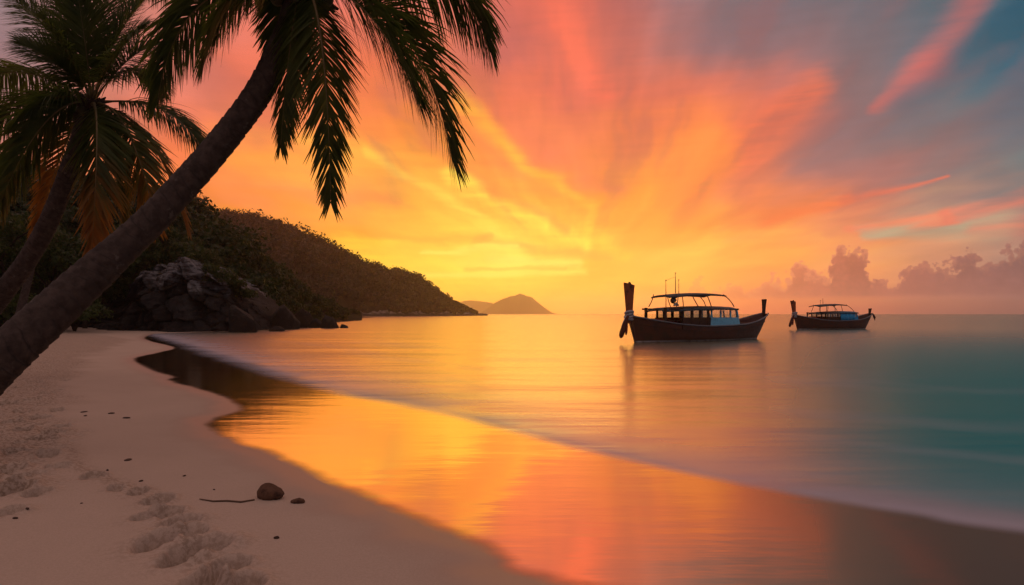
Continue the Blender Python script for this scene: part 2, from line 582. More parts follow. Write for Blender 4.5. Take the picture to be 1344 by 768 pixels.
# rough, trampled sand to the left and the trail of footprints
_tramp_px = [(178, 441), (120, 462), (92, 500), (84, 540), (88, 575), (112, 607), (60, 622), (-40, 640), (-400, 640), (-900, 470), (-900, 440), (0, 425)]
_tramp = [gnd(px, py, 0.22) for px, py in _tramp_px]
_trail = [gnd(px, py, 0.12) for px, py in [(88, 575), (105, 606), (150, 622), (190, 634), (215, 655), (240, 690), (262, 715), (282, 745), (300, 775), (320, 810)]]
_steps_px = [(206, 640, 1.0), (196, 659, .9), (222, 655, 1.0), (236, 668, 1.2), (250, 681, 1.0), (205, 691, 1.3), (264, 698, 1.5), (246, 708, 1.1), (232, 715, .9),
             (300, 722, 1.1), (270, 737, 1.0), (258, 752, 1.0), (318, 745, 1.1), (285, 762, 1.2), (325, 765, .9), (305, 790, 1.2), (180, 630, .8), (152, 626, .7),
             (120, 612, .9), (75, 601, .9), (62, 585, 1.1), (40, 612, 1.0), (15, 606, 1.2), (20, 582, 1.0), (48, 566, 1.1), (70, 558, 1.1), (80, 550, .9),
             (30, 556, 1.1), (12, 548, 1.1), (52, 541, 1.2), (28, 535, 1.0), (74, 532, .9), (8, 526, 1.2), (40, 520, 1.1), (60, 512, 1.0), (22, 506, 1.1),
             (76, 506, .8), (48, 498, 1.0), (84, 494, .9), (14, 632, 1.3), (50, 634, .9), (8, 660, .9), (30, 628, 1.1)]
_steps = []
for px, py, sc in _steps_px:
    gx, gy = gnd(px, py, 0.15)
    _steps.append((gx, gy, sc, random.uniform(-0.6, 0.6)))


def sand_base(x, y, d):
    """d = signed distance inland"""
    z = np.where(d > 0, 0.032 * np.minimum(d, 4.5), 0.05 * d)
    z = z + 0.30 * sstep(d, 3.5, 11.0) + 0.9 * sstep(d, 16, 34)
    z = np.maximum(z, -2.6)
    return z


def sand_height(x, y, fine=True):
    d = shore_signed(x, y)
    z = sand_base(x, y, d)
    amp = sstep(d, 0.1, 2.5)
    z = z + amp * 0.030 * (fbm(x * 0.5, y * 0.5, 3, 3) - 0.5)
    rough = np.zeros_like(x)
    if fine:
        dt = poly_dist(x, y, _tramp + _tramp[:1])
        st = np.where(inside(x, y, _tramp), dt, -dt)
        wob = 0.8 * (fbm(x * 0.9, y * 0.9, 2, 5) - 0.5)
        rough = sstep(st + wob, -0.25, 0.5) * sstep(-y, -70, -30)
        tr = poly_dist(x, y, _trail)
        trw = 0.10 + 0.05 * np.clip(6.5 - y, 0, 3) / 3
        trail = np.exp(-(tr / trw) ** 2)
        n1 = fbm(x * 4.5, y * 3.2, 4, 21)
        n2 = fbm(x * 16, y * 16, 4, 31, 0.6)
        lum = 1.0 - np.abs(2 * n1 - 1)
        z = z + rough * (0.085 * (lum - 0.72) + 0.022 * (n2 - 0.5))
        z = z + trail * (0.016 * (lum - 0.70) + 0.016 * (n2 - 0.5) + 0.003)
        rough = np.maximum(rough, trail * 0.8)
        for gx, gy, sc, an in _steps:
            ca, sa = math.cos(an), math.sin(an)
            msk = (np.abs(x - gx) < 0.7) & (np.abs(y - gy) < 0.7)
            if not msk.any():
                continue
            xx, yy = x[msk] - gx, y[msk] - gy
            u, v = (ca * xx + sa * yy), (-sa * xx + ca * yy)
            u = u + 0.05 * (fbm(x[msk] * 9, y[msk] * 9, 2, 40) - 0.5)
            v = v + 0.05 * (fbm(x[msk] * 9, y[msk] * 9, 2, 44) - 0.5)
            r = np.hypot(u / (0.075 * sc), v / (0.115 * sc))
            pit = -0.112 * sc * np.exp(-(r ** 5) * 0.8) * (0.8 + 0.5 * fbm(x[msk] * 12, y[msk] * 12, 2, 57))
            rim = 0.024 * sc * np.exp(-((r - 1.45) / 0.42) ** 2) * (0.45 + 1.1 * fbm(x[msk] * 14, y[msk] * 14, 2, 50)) * (0.75 + 0.45 * np.clip(v / (0.115 * sc), -1.2, 1.2))
            z[msk] += pit + rim
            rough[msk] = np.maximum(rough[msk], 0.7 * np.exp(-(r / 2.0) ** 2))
        z = z + amp * 0.0035 * (fbm(x * 22, y * 22, 2, 61) - 0.5)
    return z, d, rough


def zsand(x, y):
    z, _, _ = sand_height(np.array([float(x)]), np.array([float(y)]), True)
    return float(z[0])


def on_sand(px, py):
    """where the ray of a photograph pixel meets the sand"""
    x, y = gnd(px, py, 0.1)
    for _ in range(6):
        x, y = gnd(px, py, zsand(x, y))
    return x, y, zsand(x, y)


# ------------------------------------------------------------- materials
def new_mat(name):
    m = bpy.data.materials.new(name)
    m.use_nodes = True
    m.node_tree.nodes.clear()
    g = G(m.node_tree)
    return m, g, g.n('ShaderNodeOutputMaterial')


def pbr(name, colour, rough=0.7, spec=0.4, var=0.15, scale=6.0, bump=0.0, bscale=30.0, metal=0.0, trans=0.0, coat=0.0, dark=None, dscale=3.0):
    m, g, out = new_mat(name)
    b = g.n('ShaderNodeBsdfPrincipled')
    co = g.n('ShaderNodeTexCoord').outputs['Object']
    n = g.noise(co, scale, 5, 0.6)
    c = g.mix(n, tuple(v * (1 - var) for v in colour), tuple(min(1, v * (1 + var)) for v in colour))
    if dark:
        c = g.mix(g.mr(g.noise(co, dscale, 6, 0.65), 0.48, 0.66), c, dark)
    g.put(b.inputs['Base Color'], c)
    g.put(b.inputs['Roughness'], g.mr(g.noise(co, scale * 2.3, 4), 0.3, 0.7, max(0.02, rough - 0.08), min(1, rough + 0.08)))
    b.inputs['Specular IOR Level'].default_value = spec
    b.inputs['Metallic'].default_value = metal
    b.inputs['Coat Weight'].default_value = coat
    if bump:
        bp = g.n('ShaderNodeBump')
        bp.inputs['Strength'].default_value = 0.6
        bp.inputs['Distance'].default_value = bump
        g.put(bp.inputs['Height'], g.noise(co, bscale, 5, 0.6))
        m.node_tree.links.new(bp.outputs[0], b.inputs['Normal'])
    if trans:
        tr = g.n('ShaderNodeBsdfTranslucent')
        g.put(tr.inputs[0], c)
        mx = g.n('ShaderNodeMixShader')
        mx.inputs[0].default_value = trans
        m.node_tree.links.new(b.outputs[0], mx.inputs[1])
        m.node_tree.links.new(tr.outputs[0], mx.inputs[2])
        m.node_tree.links.new(mx.outputs[0], out.inputs[0])
    else:
        m.node_tree.links.new(b.outputs[0], out.inputs[0])
    return m


def sand_mat():
    m, g, out = new_mat('sand')
    b = g.n('ShaderNodeBsdfPrincipled')
    co = g.n('ShaderNodeTexCoord').outputs['Object']
    wet = g.n('ShaderNodeAttribute', attribute_name='inland').outputs['Fac']
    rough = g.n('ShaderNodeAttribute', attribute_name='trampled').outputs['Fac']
    big = g.noise(co, 0.8, 4, 0.55)
    fine = g.noise(co, 260, 3, 0.7)
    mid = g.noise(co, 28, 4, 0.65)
    c = g.mix(big, (0.465, 0.375, 0.30), (0.56, 0.455, 0.365))
    c = g.mix(g.mr(g.noise(co, 75, 4, 0.7), 0.62, 0.40, 0.0, 0.22), c, (0.30, 0.23, 0.17))
    c = g.mix(g.m('MULTIPLY', rough, g.mr(mid, 0.44, 0.60, 0.1, 0.8)), c, (0.24, 0.175, 0.12))  # dark crumbs of disturbed sand, also painted in for the footprints' shade
    c = g.mix(g.mr(fine, 0.40, 0.30, 0, 0.55), c, (0.16, 0.115, 0.085))
    wv = g.m('ADD', wet, g.m('MULTIPLY', g.m('SUBTRACT', g.noise(co, 1.6, 3), 0.5), 0.5))
    wf = g.mr(wv, 0.55, 0.0)
    c = g.mix(wf, c, (0.40, 0.29, 0.22))
    g.put(b.inputs['Base Color'], c)
    g.put(b.inputs['Roughness'], g.mr(wf, 0, 1, 0.9, 0.45))
    g.put(b.inputs['Specular IOR Level'], g.mr(wf, 0, 1, 0.08, 0.4))
    bp = g.n('ShaderNodeBump')
    bp.inputs['Distance'].default_value = 0.006
    g.put(bp.inputs['Strength'], g.mr(wf, 0, 1, 0.5, 0.05))
    g.put(bp.inputs['Height'], g.m('ADD', g.m('MULTIPLY', fine, 0.4), g.m('MULTIPLY', mid, g.m('MULTIPLY_ADD', rough, 2.2, 0.25))))
    m.node_tree.links.new(bp.outputs[0], b.inputs['Normal'])
    m.node_tree.links.new(b.outputs[0], out.inputs[0])
    return m


def water_mat():
    m, g, out = new_mat('water')
    L = m.node_tree.links
    co = g.n('ShaderNodeTexCoord').outputs['Object']
    off = g.n('ShaderNodeAttribute', attribute_name='offshore').outputs['Fac']
    foam = g.n('ShaderNodeAttribute', attribute_name='foam').outputs['Fac']
    film = g.n('ShaderNodeAttribute', attribute_name='film').outputs['Fac']
    refl_fade = g.n('ShaderNodeAttribute', attribute_name='reflect_fade').outputs['Fac']
    # ripples, long crests across the view
    w1 = g.noise(g.vm('MULTIPLY', co, (0.9, 3.4, 1)), 1.0, 3, 0.55)
    w2 = g.noise(g.vm('MULTIPLY', co, (0.12, 0.55, 1)), 1.0, 3, 0.5)
    w3 = g.noise(g.vm('MULTIPLY', co, (0.03, 0.16, 1)), 1.0, 3, 0.5)
    film_inv = g.m('SUBTRACT', 1.0, film)
    w1, w2, w3 = [g.m('SUBTRACT', q, 0.5) for q in (w1, w2, w3)]
    h = g.m('ADD', g.m('MULTIPLY', w1, g.m('MULTIPLY_ADD', film_inv, 0.006, 0.0036)), g.m('MULTIPLY', w2, g.m('MULTIPLY_ADD', film_inv, 0.040, 0.009)))
    h = g.m('ADD', h, g.m('MULTIPLY', w3, g.m('MULTIPLY', film_inv, 0.20)))
    bp = g.n('ShaderNodeBump')
    bp.inputs['Strength'].default_value = 1.0
    bp.inputs['Distance'].default_value = 1.0
    g.put(bp.inputs['Height'], h)
    # body of the water: turquoise over sand, deeper teal outside
    body = g.ramp(g.m('DIVIDE', off, 30.0, clamp=True), [(0.0, (0.16, 0.105, 0.08)), (0.03, (0.09, 0.12, 0.11)), (0.10, (0.004, 0.23, 0.25)), (1.0, (0.002, 0.24, 0.275))])
    body = g.mix(refl_fade, (0.20, 0.115, 0.06), body)
    body = g.mix(film, body, g.mix(refl_fade, (0.20, 0.125, 0.085), (0.13, 0.11, 0.095)))
    df = g.n('ShaderNodeBsdfDiffuse')
    g.put(df.inputs[0], body)
    gl = g.n('ShaderNodeBsdfGlossy')
    g.put(gl.inputs[0], g.mix(film, g.mix(refl_fade, (1, 0.88, 0.62), (1, 0.96, 0.9)), (1, 0.88, 0.62)))
    g.put(gl.inputs['Roughness'], g.m('ADD', g.mr(film, 0, 1, 0.22, 0.09), g.m('MULTIPLY', refl_fade, 0.0)))
    L.new(bp.outputs[0], gl.inputs['Normal'])
    fr = g.n('ShaderNodeFresnel')
    g.put(fr.inputs['IOR'], g.m('ADD', 1.85, g.m('MULTIPLY', film, 1.5)))
    f = fr.outputs[0]
    f = g.m('MULTIPLY', f, 1.9, clamp=True)
    f = g.m('MULTIPLY', f, g.m('MULTIPLY_ADD', refl_fade, -0.92, 1.0))
    mx = g.n('ShaderNodeMixShader')
    g.put(mx.inputs[0], f)
    L.new(df.outputs[0], mx.inputs[1])
    L.new(gl.outputs[0], mx.inputs[2])
    # foam left by the wave, smeared by the long exposure
    fd = g.n('ShaderNodeBsdfDiffuse')
    fd.inputs[0].default_value = (0.48, 0.50, 0.60, 1)
    fn = g.noise(g.vm('MULTIPLY', co, (0.5, 0.8, 1)), 1.0, 4, 0.55)
    ff = g.m('MULTIPLY', foam, g.mr(fn, 0.25, 0.6, 0.55, 1.0), clamp=True)
    mf = g.n('ShaderNodeMixShader')
    g.put(mf.inputs[0], ff)
    L.new(mx.outputs[0], mf.inputs[1])
    L.new(fd.outputs[0], mf.inputs[2])
    tr = g.n('ShaderNodeBsdfTransparent')
    ma = g.n('ShaderNodeMixShader')
    g.put(ma.inputs[0], g.mr(g.m('ADD', off, g.m('MULTIPLY', g.m('SUBTRACT', g.noise(co, 2.2, 5, 0.6), 0.5), 0.22)), -0.02, 0.22))
    L.new(tr.outputs[0], ma.inputs[1])
    L.new(mf.outputs[0], ma.inputs[2])
    L.new(ma.outputs[0], out.inputs[0])
    return m


def rock_mat(name, a, b, scale=0.9, dark=(0.016, 0.015, 0.014), TIDE_SHADE=1.4):
    m, g, out = new_mat(name)
    bs = g.n('ShaderNodeBsdfPrincipled')
    tc = g.n('ShaderNodeNewGeometry').outputs['Position']
    n = g.noise(tc, scale, 7, 0.62)
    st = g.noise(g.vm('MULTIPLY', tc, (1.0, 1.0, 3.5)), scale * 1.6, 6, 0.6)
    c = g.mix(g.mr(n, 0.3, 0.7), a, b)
    c = g.mix(g.mr(st, 0.44, 0.60, 0, 0.85), c, dark)  # dark noise streaks, deepened to paint in the cliff's shade
    # darker foot of the rock: tidal stain, raised to paint shade on the cliff
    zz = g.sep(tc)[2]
    tide_shade = g.mr(g.m('ADD', zz, g.m('MULTIPLY', g.m('SUBTRACT', n, 0.5), 3.4)), TIDE_SHADE + 0.9, TIDE_SHADE - 0.4)
    c = g.mix(g.m('MULTIPLY', tide_shade, 0.93), c, dark)
    g.put(bs.inputs['Base Color'], c)
    bs.inputs['Roughness'].default_value = 0.85
    bs.inputs['Specular IOR Level'].default_value = 0.25
    bp = g.n('ShaderNodeBump')
    bp.inputs['Distance'].default_value = 0.25
    bp.inputs['Strength'].default_value = 0.7
    g.put(bp.inputs['Height'], g.noise(tc, scale * 3, 7, 0.65))
    m.node_tree.links.new(bp.outputs[0], bs.inputs['Normal'])
    m.node_tree.links.new(bs.outputs[0], out.inputs[0])
    return m


def leaf_mat(name, a, b, dry=None, trans=0.3, rough=0.5):
    m, g, out = new_mat(name)
    bs = g.n('ShaderNodeBsdfPrincipled')
    tc = g.n('ShaderNodeNewGeometry').outputs['Position']
    n = g.noise(tc, 1.3, 4, 0.6)
    c = g.mix(g.mr(n, 0.35, 0.65), a, b)
    if dry:
        at = g.n('ShaderNodeAttribute', attribute_name='dry').outputs['Fac']
        c = g.mix(g.mr(g.m('ADD', at, g.m('MULTIPLY', g.m('SUBTRACT', g.noise(tc, 6, 3), 0.5), 0.35)), 0.25, 0.75), c, dry)
    g.put(bs.inputs['Base Color'], c)
    bs.inputs['Roughness'].default_value = rough
    bs.inputs['Specular IOR Level'].default_value = 0.2
    tr = g.n('ShaderNodeBsdfTranslucent')
    g.put(tr.inputs[0], g.vm('MULTIPLY', c, (3.2, 2.8, 1.6)))
    mx = g.n('ShaderNodeMixShader')
    mx.inputs[0].default_value = trans
    m.node_tree.links.new(bs.outputs[0], mx.inputs[1])
    m.node_tree.links.new(tr.outputs[0], mx.inputs[2])
    m.node_tree.links.new(mx.outputs[0], out.inputs[0])
    return m


M_SAND = sand_mat()
M_WATER = water_mat()
M_ROCK = rock_mat('cliff_rock', (0.085, 0.086, 0.09), (0.23, 0.235, 0.24), TIDE_SHADE=3.5)
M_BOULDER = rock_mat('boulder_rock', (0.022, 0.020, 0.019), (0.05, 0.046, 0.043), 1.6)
M_LEDGE = rock_mat('ledge_rock', (0.22, 0.19, 0.17), (0.30, 0.27, 0.24), 0.15)
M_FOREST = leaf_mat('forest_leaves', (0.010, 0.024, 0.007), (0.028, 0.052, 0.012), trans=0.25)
M_FARWOOD = leaf_mat('far_forest_leaves', (0.012, 0.016, 0.008), (0.019, 0.025, 0.011), trans=0.15)
M_HILL = pbr('hill_soil', (0.018, 0.018, 0.010), 0.95, 0.05, 0.4, 0.3)
M_ISLAND = pbr('island_cover', (0.03, 0.04, 0.02), 0.95, 0.05, 0.3, 0.02)
M_PALM = leaf_mat('palm_leaf', (0.040, 0.064, 0.015), (0.070, 0.094, 0.022), dry=(0.20, 0.10, 0.022), trans=0.38, rough=0.42)
M_RIB = pbr('palm_midrib', (0.16, 0.12, 0.045), 0.5, 0.4, 0.25, 12)
M_BROADLEAF = leaf_mat('broadleaf', (0.022, 0.040, 0.012), (0.05, 0.075, 0.02), trans=0.25)
M_BARK = pbr('bark', (0.06, 0.045, 0.035), 0.9, 0.2, 0.3, 8, bump=0.03, bscale=14)


def trunk_mat():
    m, g, out = new_mat('palm_trunk')
    b = g.n('ShaderNodeBsdfPrincipled')
    at = g.n('ShaderNodeAttribute', attribute_name='along').outputs['Fac']
    co = g.n('ShaderNodeTexCoord').outputs['Object']
    n = g.noise(co, 9, 5, 0.65)
    fib = g.noise(g.vm('MULTIPLY', co, (22, 22, 5)), 1.0, 4, 0.6)
    c = g.mix(g.mr(n, 0.3, 0.7), (0.036, 0.027, 0.022), (0.085, 0.066, 0.055))
    c = g.mix(g.mr(g.noise(co, 2.6, 5, 0.6), 0.52, 0.68, 0, 0.7), c, (0.055, 0.042, 0.035))
    c = g.mix(g.mr(g.noise(co, 5.5, 6, 0.7), 0.60, 0.70, 0, 0.6), c, (0.17, 0.155, 0.135))
    ring = g.m('FRACT', at)
    c = g.mix(g.m('MULTIPLY', g.mr(ring, 0.80, 0.97, 0, 0.8), g.mr(g.noise(co, 4, 4), 0.42, 0.62)), c, (0.03, 0.024, 0.02))
    g.put(b.inputs['Base Color'], c)
    b.inputs['Roughness'].default_value = 0.85
    b.inputs['Specular IOR Level'].default_value = 0.25
    bp = g.n('ShaderNodeBump')
    bp.inputs['Distance'].default_value = 0.012
    bp.inputs['Strength'].default_value = 0.8
    g.put(bp.inputs['Height'], g.m('ADD', fib, g.m('MULTIPLY', n, 0.6)))
    m.node_tree.links.new(bp.outputs[0], b.inputs['Normal'])
    m.node_tree.links.new(b.outputs[0], out.inputs[0])
    return m


M_TRUNK = trunk_mat()

# ------------------------------------------------------------------ ground
fine_az = np.arange(-62, 36, 0.115)
azs = np.concatenate([np.arange(-180, -62, 3.0), fine_az, np.arange(36, 180, 3.0)])
azs = np.radians(azs)
rs = [0.4]
while rs[-1] < 520:
    r = rs[-1]
    step = 0.0065 if 2.2 < r < 25 else (0.014 if r < 90 else 0.06)
    rs.append(r * (1 + step))
rs = np.array(rs)
R, A = np.meshgrid(rs, azs, indexing='ij')
X, Y = R * np.sin(A), R * np.cos(A)
Z, D, RO = sand_height(X.ravel(), Y.ravel())
nr, na = R.shape
idx = np.arange(nr * na).reshape(nr, na)
nxt = np.roll(idx, -1, axis=1)
quads = np.stack([idx[:-1], nxt[:-1], nxt[1:], idx[1:]], -1).reshape(-1, 4)[:, ::-1]
V = np.stack([X.ravel(), Y.ravel(), Z], -1)
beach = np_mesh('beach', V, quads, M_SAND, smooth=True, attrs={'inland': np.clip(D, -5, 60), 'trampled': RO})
tag(beach, 'pale sand beach with footprints sloping into the water', 'beach', kind='structure')

# ------------------------------------------------------------------- water
azw = np.radians(np.concatenate([np.arange(-180, -50, 4.0), np.arange(-50, 60, 0.3), np.arange(60, 180, 4.0)]))
rw = [0.6]
while rw[-1] < 5150:
    r = rw[-1]
    rw.append(r * (1 + (0.012 if 2 < r < 60 else 0.05)))
rw = np.array(rw)
R, A = np.meshgrid(rw, azw, indexing='ij')
X, Y = (R * np.sin(A)).ravel(), (R * np.cos(A)).ravel()
OFF = -shore_signed(X, Y)
fd = poly_dist(X, Y, FOAM)
fs = np.where(inside(X, Y, FOAM_SEA), fd, -fd)      # + seaward
dist = np.hypot(X, Y)
fs = fs + 0.10 * (fbm(X * 0.7, Y * 0.7, 3, 71) - 0.5) * np.clip(dist / 6, 0.6, 4)
wscale = np.clip(dist / 9.0, 0.5, 3.0)
edge = 0.16 * wscale
FO = sstep(fs, -edge, edge * 1.8) * np.exp(-np.clip(fs, 0, 99) / (1.15 * np.clip(wscale, 0.75, 1.5))) * 0.93
for lane, wdt, st in ((2.6, 0.45, 0.26), (5.2, 0.8, 0.16), (9.5, 1.4, 0.12)):
    wob = 1.6 * (fbm(X * 0.25 + lane, Y * 0.25, 3, 77) - 0.5) * lane / 2.6
    FO = np.maximum(FO, st * np.exp(-((fs - lane + wob) / wdt) ** 2) * sstep(fbm(X * 0.3, Y * 0.3 + lane, 3, 83), 0.3, 0.6) * sstep(dist, 90, 25))
FILM = 1 - sstep(fs, -0.1, 1.0)
FAR = 1 - 0.50 * sstep(dist, 8, 90)
REFL_FADE = sstep(X / (np.abs(Y) + 0.8), 0.02, 0.60) * (1 - FILM) * FAR + FILM * sstep(X / (np.abs(Y) + 0.8), 0.0, 0.56)  # painted mask: rightward the sky reflection and its warm tint fade to teal
nr, na = R.shape
idx = np.arange(nr * na).reshape(nr, na)
nxt = np.roll(idx, -1, axis=1)
quads = np.stack([idx[:-1], nxt[:-1], nxt[1:], idx[1:]], -1).reshape(-1, 4)[:, ::-1]
sea = np_mesh('sea', np.stack([X, Y, 0 * X], -1), quads, M_WATER, smooth=True,
              attrs={'offshore': np.clip(OFF, -5, 500), 'foam': FO, 'film': FILM, 'reflect_fade': REFL_FADE})
tag(sea, 'calm shallow sea reflecting the sunset', 'sea', kind='structure')


# ----------------------------------------------------------------- hills
def interp(px, table):
    xs = [q[0] for q in table]
    ys = [q[1] for q in table]
    return np.interp(px, xs, ys)


def hill_surface(px, t, sky, base, crest, bulge=1.0, zbase=-0.5, seed=0):
    """point on the hill: px fixes the azimuth, t=0 foot, t=1 crest, t>1 the far side"""
    db, dc = interp(px, base), interp(px, crest)
    d = db + (dc - db) * t
    zc = CAM_H + (HY - interp(px, sky)) / F * dc
    tt = np.clip(t, 0, 1)
    prof = np.sin(tt * PI / 2) ** bulge
    back = np.clip(t - 1, 0, 2)
    z = zbase + (zc - zbase) * (prof - 0.75 * back * back)
    x = (px - CX) / F * d
    z = z + (fbm(x * 0.05 + seed, d * 0.05, 3, seed) - 0.5) * 0.12 * (zc + 3) * np.sin(np.clip(t, 0, 1) * PI)
    return x, d, z


def leaf_quads(cx, cy, cz, rad, per, size, flat=0.8, seed=0):
    """leaf clumps on and in the crowns with the given centres and radii"""
    r = np.random.default_rng(seed)
    n = len(cx)
    C = np.repeat(np.stack([cx, cy, cz], -1), per, axis=0)
    Rr = np.repeat(rad, per)
    dirs = r.normal(size=(n * per, 3))
    dirs /= np.linalg.norm(dirs, axis=1, keepdims=True)
    dirs[:, 2] = np.where(dirs[:, 2] < -0.25, -dirs[:, 2], dirs[:, 2])
    lump = 1 + 0.20 * np.sin(dirs[:, 0] * 5 + C[:, 0]) * np.sin(dirs[:, 1] * 6 + C[:, 1] * 1.3) + 0.08 * np.sin(dirs[:, 2] * 9 + C[:, 0] * 2)
    rr = Rr * (r.uniform(0.55, 1.06, n * per) ** 0.6) * lump
    P = C + dirs * rr[:, None] * np.array([1, 1, flat])
    nrm = dirs + r.normal(size=dirs.shape) * 0.65
    nrm /= np.linalg.norm(nrm, axis=1, keepdims=True)
    u = np.cross(nrm, r.normal(size=dirs.shape))
    u /= np.linalg.norm(u, axis=1, keepdims=True)
    w = np.cross(nrm, u)
    s = size * r.uniform(0.55, 1.35, n * per)
    u = u * s[:, None]
    w = w * (s * r.uniform(0.45, 0.8, n * per))[:, None]
    V = np.stack([P - u, P - w * 0.9 + u * 0.1, P + u, P + w], 1).reshape(-1, 3)
    F4 = np.arange(n * per * 4).reshape(-1, 4)
    return V, F4


def hill(name, label, px0, px1, npx, sky, base, crest, bulge, seed, mat, tmax=1.7):
    p = np.linspace(px0, px1, npx)
    t = np.linspace(0, tmax, 60)
    T, Pp = np.meshgrid(t, p, indexing='ij')
    x, d, z = hill_surface(Pp.ravel(), T.ravel(), sky, base, crest, bulge, -0.8, seed)
    i = np.arange(T.size).reshape(T.shape)
    q = np.stack([i[:-1, :-1], i[:-1, 1:], i[1:, 1:], i[1:, :-1]], -1).reshape(-1, 4)
    o = np_mesh(name, np.stack([x, d, z], -1), q, mat, smooth=True)
    tag(o, label, 'hill', kind='structure')
    return o


SKY1 = [(-420, 210), (-200, 215), (-60, 225), (0, 236), (80, 255), (160, 268), (215, 272), (250, 286), (300, 325), (345, 356), (400, 388), (440, 402), (475, 411)]
BASE1 = [(-420, 36), (-100, 46), (60, 56), (110, 60), (200, 61), (330, 63), (350, 72), (400, 95), (475, 150)]
CREST1 = [(-420, 70), (-100, 80), (60, 88), (200, 92), (300, 96), (345, 108), (400, 135), (475, 175)]
SKY2 = [(120, 268), (200, 272), (250, 284), (285, 289), (330, 293), (360, 300), (385, 309), (400, 315), (430, 328), (455, 341), (480, 353), (500, 360), (522, 362), (545, 368),
        (562, 379), (580, 391), (600, 399), (612, 404), (620, 408), (630, 412)]
BASE2 = [(120, 300), (250, 320), (420, 360), (520, 440), (630, 550)]
CREST2 = [(120, 450), (250, 470), (420, 510), (520, 550), (630, 570)]
hill('headland', 'dark near headland under dense trees', -420, 475, 220, SKY1, BASE1, CREST1, 0.8, 3, M_HILL)
hill('hills', 'far wooded hill running down to the sea', 120, 630, 260, SKY2, BASE2, CREST2, 0.9, 9, M_HILL)


def forest(name, label, px0, px1, n, sky, base, crest, bulge, seed, rad, per, size, mat, tpow=1.0, tlo=0.05, sink=0.55, weight=None):
    r = np.random.default_rng(seed)
    p = r.uniform(px0, px1, n)
    if weight is not None:
        p = px0 + (px1 - px0) * r.uniform(0, 1, n) ** weight
    t = tlo + (1.12 - tlo) * r.uniform(0, 1, n) ** tpow
    x, d, z = hill_surface(p, t, sky, base, crest, bulge, -0.8, seed % 7 if False else (3 if sky is SKY1 else 9))
    R_ = r.uniform(rad[0], rad[1], n) * np.where(t > 0.97, 0.75, 1.0)
    zc = CAM_H + (HY - interp(p, sky)) / F * interp(p, crest)
    R_ = np.minimum(R_, np.maximum(zc * 0.30, rad[0] * 0.35))
    big = r.uniform(0, 1, n) > 0.93
    R_ = np.where(big, R_ * 1.3, R_)
    V_, F_ = leaf_quads(x, d, z + R_ * (0.3 - 0.85 * sstep(t, 0.55, 0.92)), R_, per, size, 0.85, seed + 1)
    keep = V_.reshape(-1, 4, 3)[:, :, 2].min(axis=1) > 0.05
    F_ = F_[keep]
    used, inv = np.unique(F_.ravel(), return_inverse=True)
    o = np_mesh(name, V_[used], inv.reshape(-1, 4), mat)
    tag(o, label, 'forest', kind='stuff')
    return o


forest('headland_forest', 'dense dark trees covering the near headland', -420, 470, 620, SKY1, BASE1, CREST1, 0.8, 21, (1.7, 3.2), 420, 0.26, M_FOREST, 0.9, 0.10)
forest('hill_forest', 'trees covering the far hill', 150, 626, 900, SKY2, BASE2, CREST2, 0.9, 33, (4.0, 9.5), 230, 0.95, M_FARWOOD, 0.8, 0.03)


# rock ledge along the foot of the far hill
def ledge():
    p = np.linspace(345, 640, 420)
    base = interp(p, BASE2) - 4
    rows = []
    for k, (dd, hz) in enumerate([(0, -0.4), (1, 0.7), (4.0, 1.6), (9, 2.4), (16, 1.9), (28, -0.5)]):
        d = base + dd
        x = (p - CX) / F * d
        n = fbm(p * 0.16, p * 0 + k * 0.9, 4, 81)
        hgt = hz * (0.25 + 2.3 * n ** 1.6) if hz > 0 else hz + 0 * p
        rows.append(np.stack([x, d, hgt * np.where(p > 612, 0.9, 1.0)], -1))
    V_ = np.concatenate(rows)
    i = np.arange(len(V_)).reshape(len(rows), -1)
    q = np.stack([i[:-1, :-1], i[:-1, 1:], i[1:, 1:], i[1:, :-1]], -1).reshape(-1, 4)
    o = np_mesh('shore_ledge', V_, q, M_LEDGE)
    tag(o, 'low pale rock ledge along the foot of the far hill', 'rock ledge')


ledge()


# hazy islands far out
def island(name, label, sky, d0, depth, seed):
    p = np.linspace(sky[0][0], sky[-1][0], 160)
    ts = np.linspace(-1, 1, 25)
    rows = []
    zc = np.maximum(CAM_H + (HY - interp(p, sky)) / F * d0, -1) * (1 + 0.05 * (fbm(p * 0.2, p * 0, 3, seed) - 0.5))
    for t in ts:
        d = d0 + t * depth
        h = zc * (1 - abs(t) ** 1.8) * (1 + 0.12 * (fbm(p * 0.09, p * 0 + t * 2, 3, seed + 3) - 0.5)) - 0.8 * abs(t)
        rows.append(np.stack([(p - CX) / F * d0, 0 * p + d, h], -1))
    V_ = np.concatenate(rows)
    i = np.arange(len(V_)).reshape(len(rows), -1)
    q = np.stack([i[:-1, :-1], i[:-1, 1:], i[1:, 1:], i[1:, :-1]], -1).reshape(-1, 4)
    o = np_mesh(name, V_, q, M_ISLAND, smooth=True)
    tag(o, label, 'island', kind='structure')


island('mountain', 'hazy rounded island on the horizon', [(626, 413), (640, 405), (650, 397), (660, 392), (668, 389), (676, 388), (683, 385), (690, 388), (697, 389), (704, 395), (712, 402), (722, 409), (730, 413)], 3600, 240, 5)
island('mountain', 'fainter low island behind the rounded one', [(560, 413), (585, 403), (605, 396), (620, 394), (640, 397), (660, 401), (700, 408), (740, 413)], 4700, 260, 8)


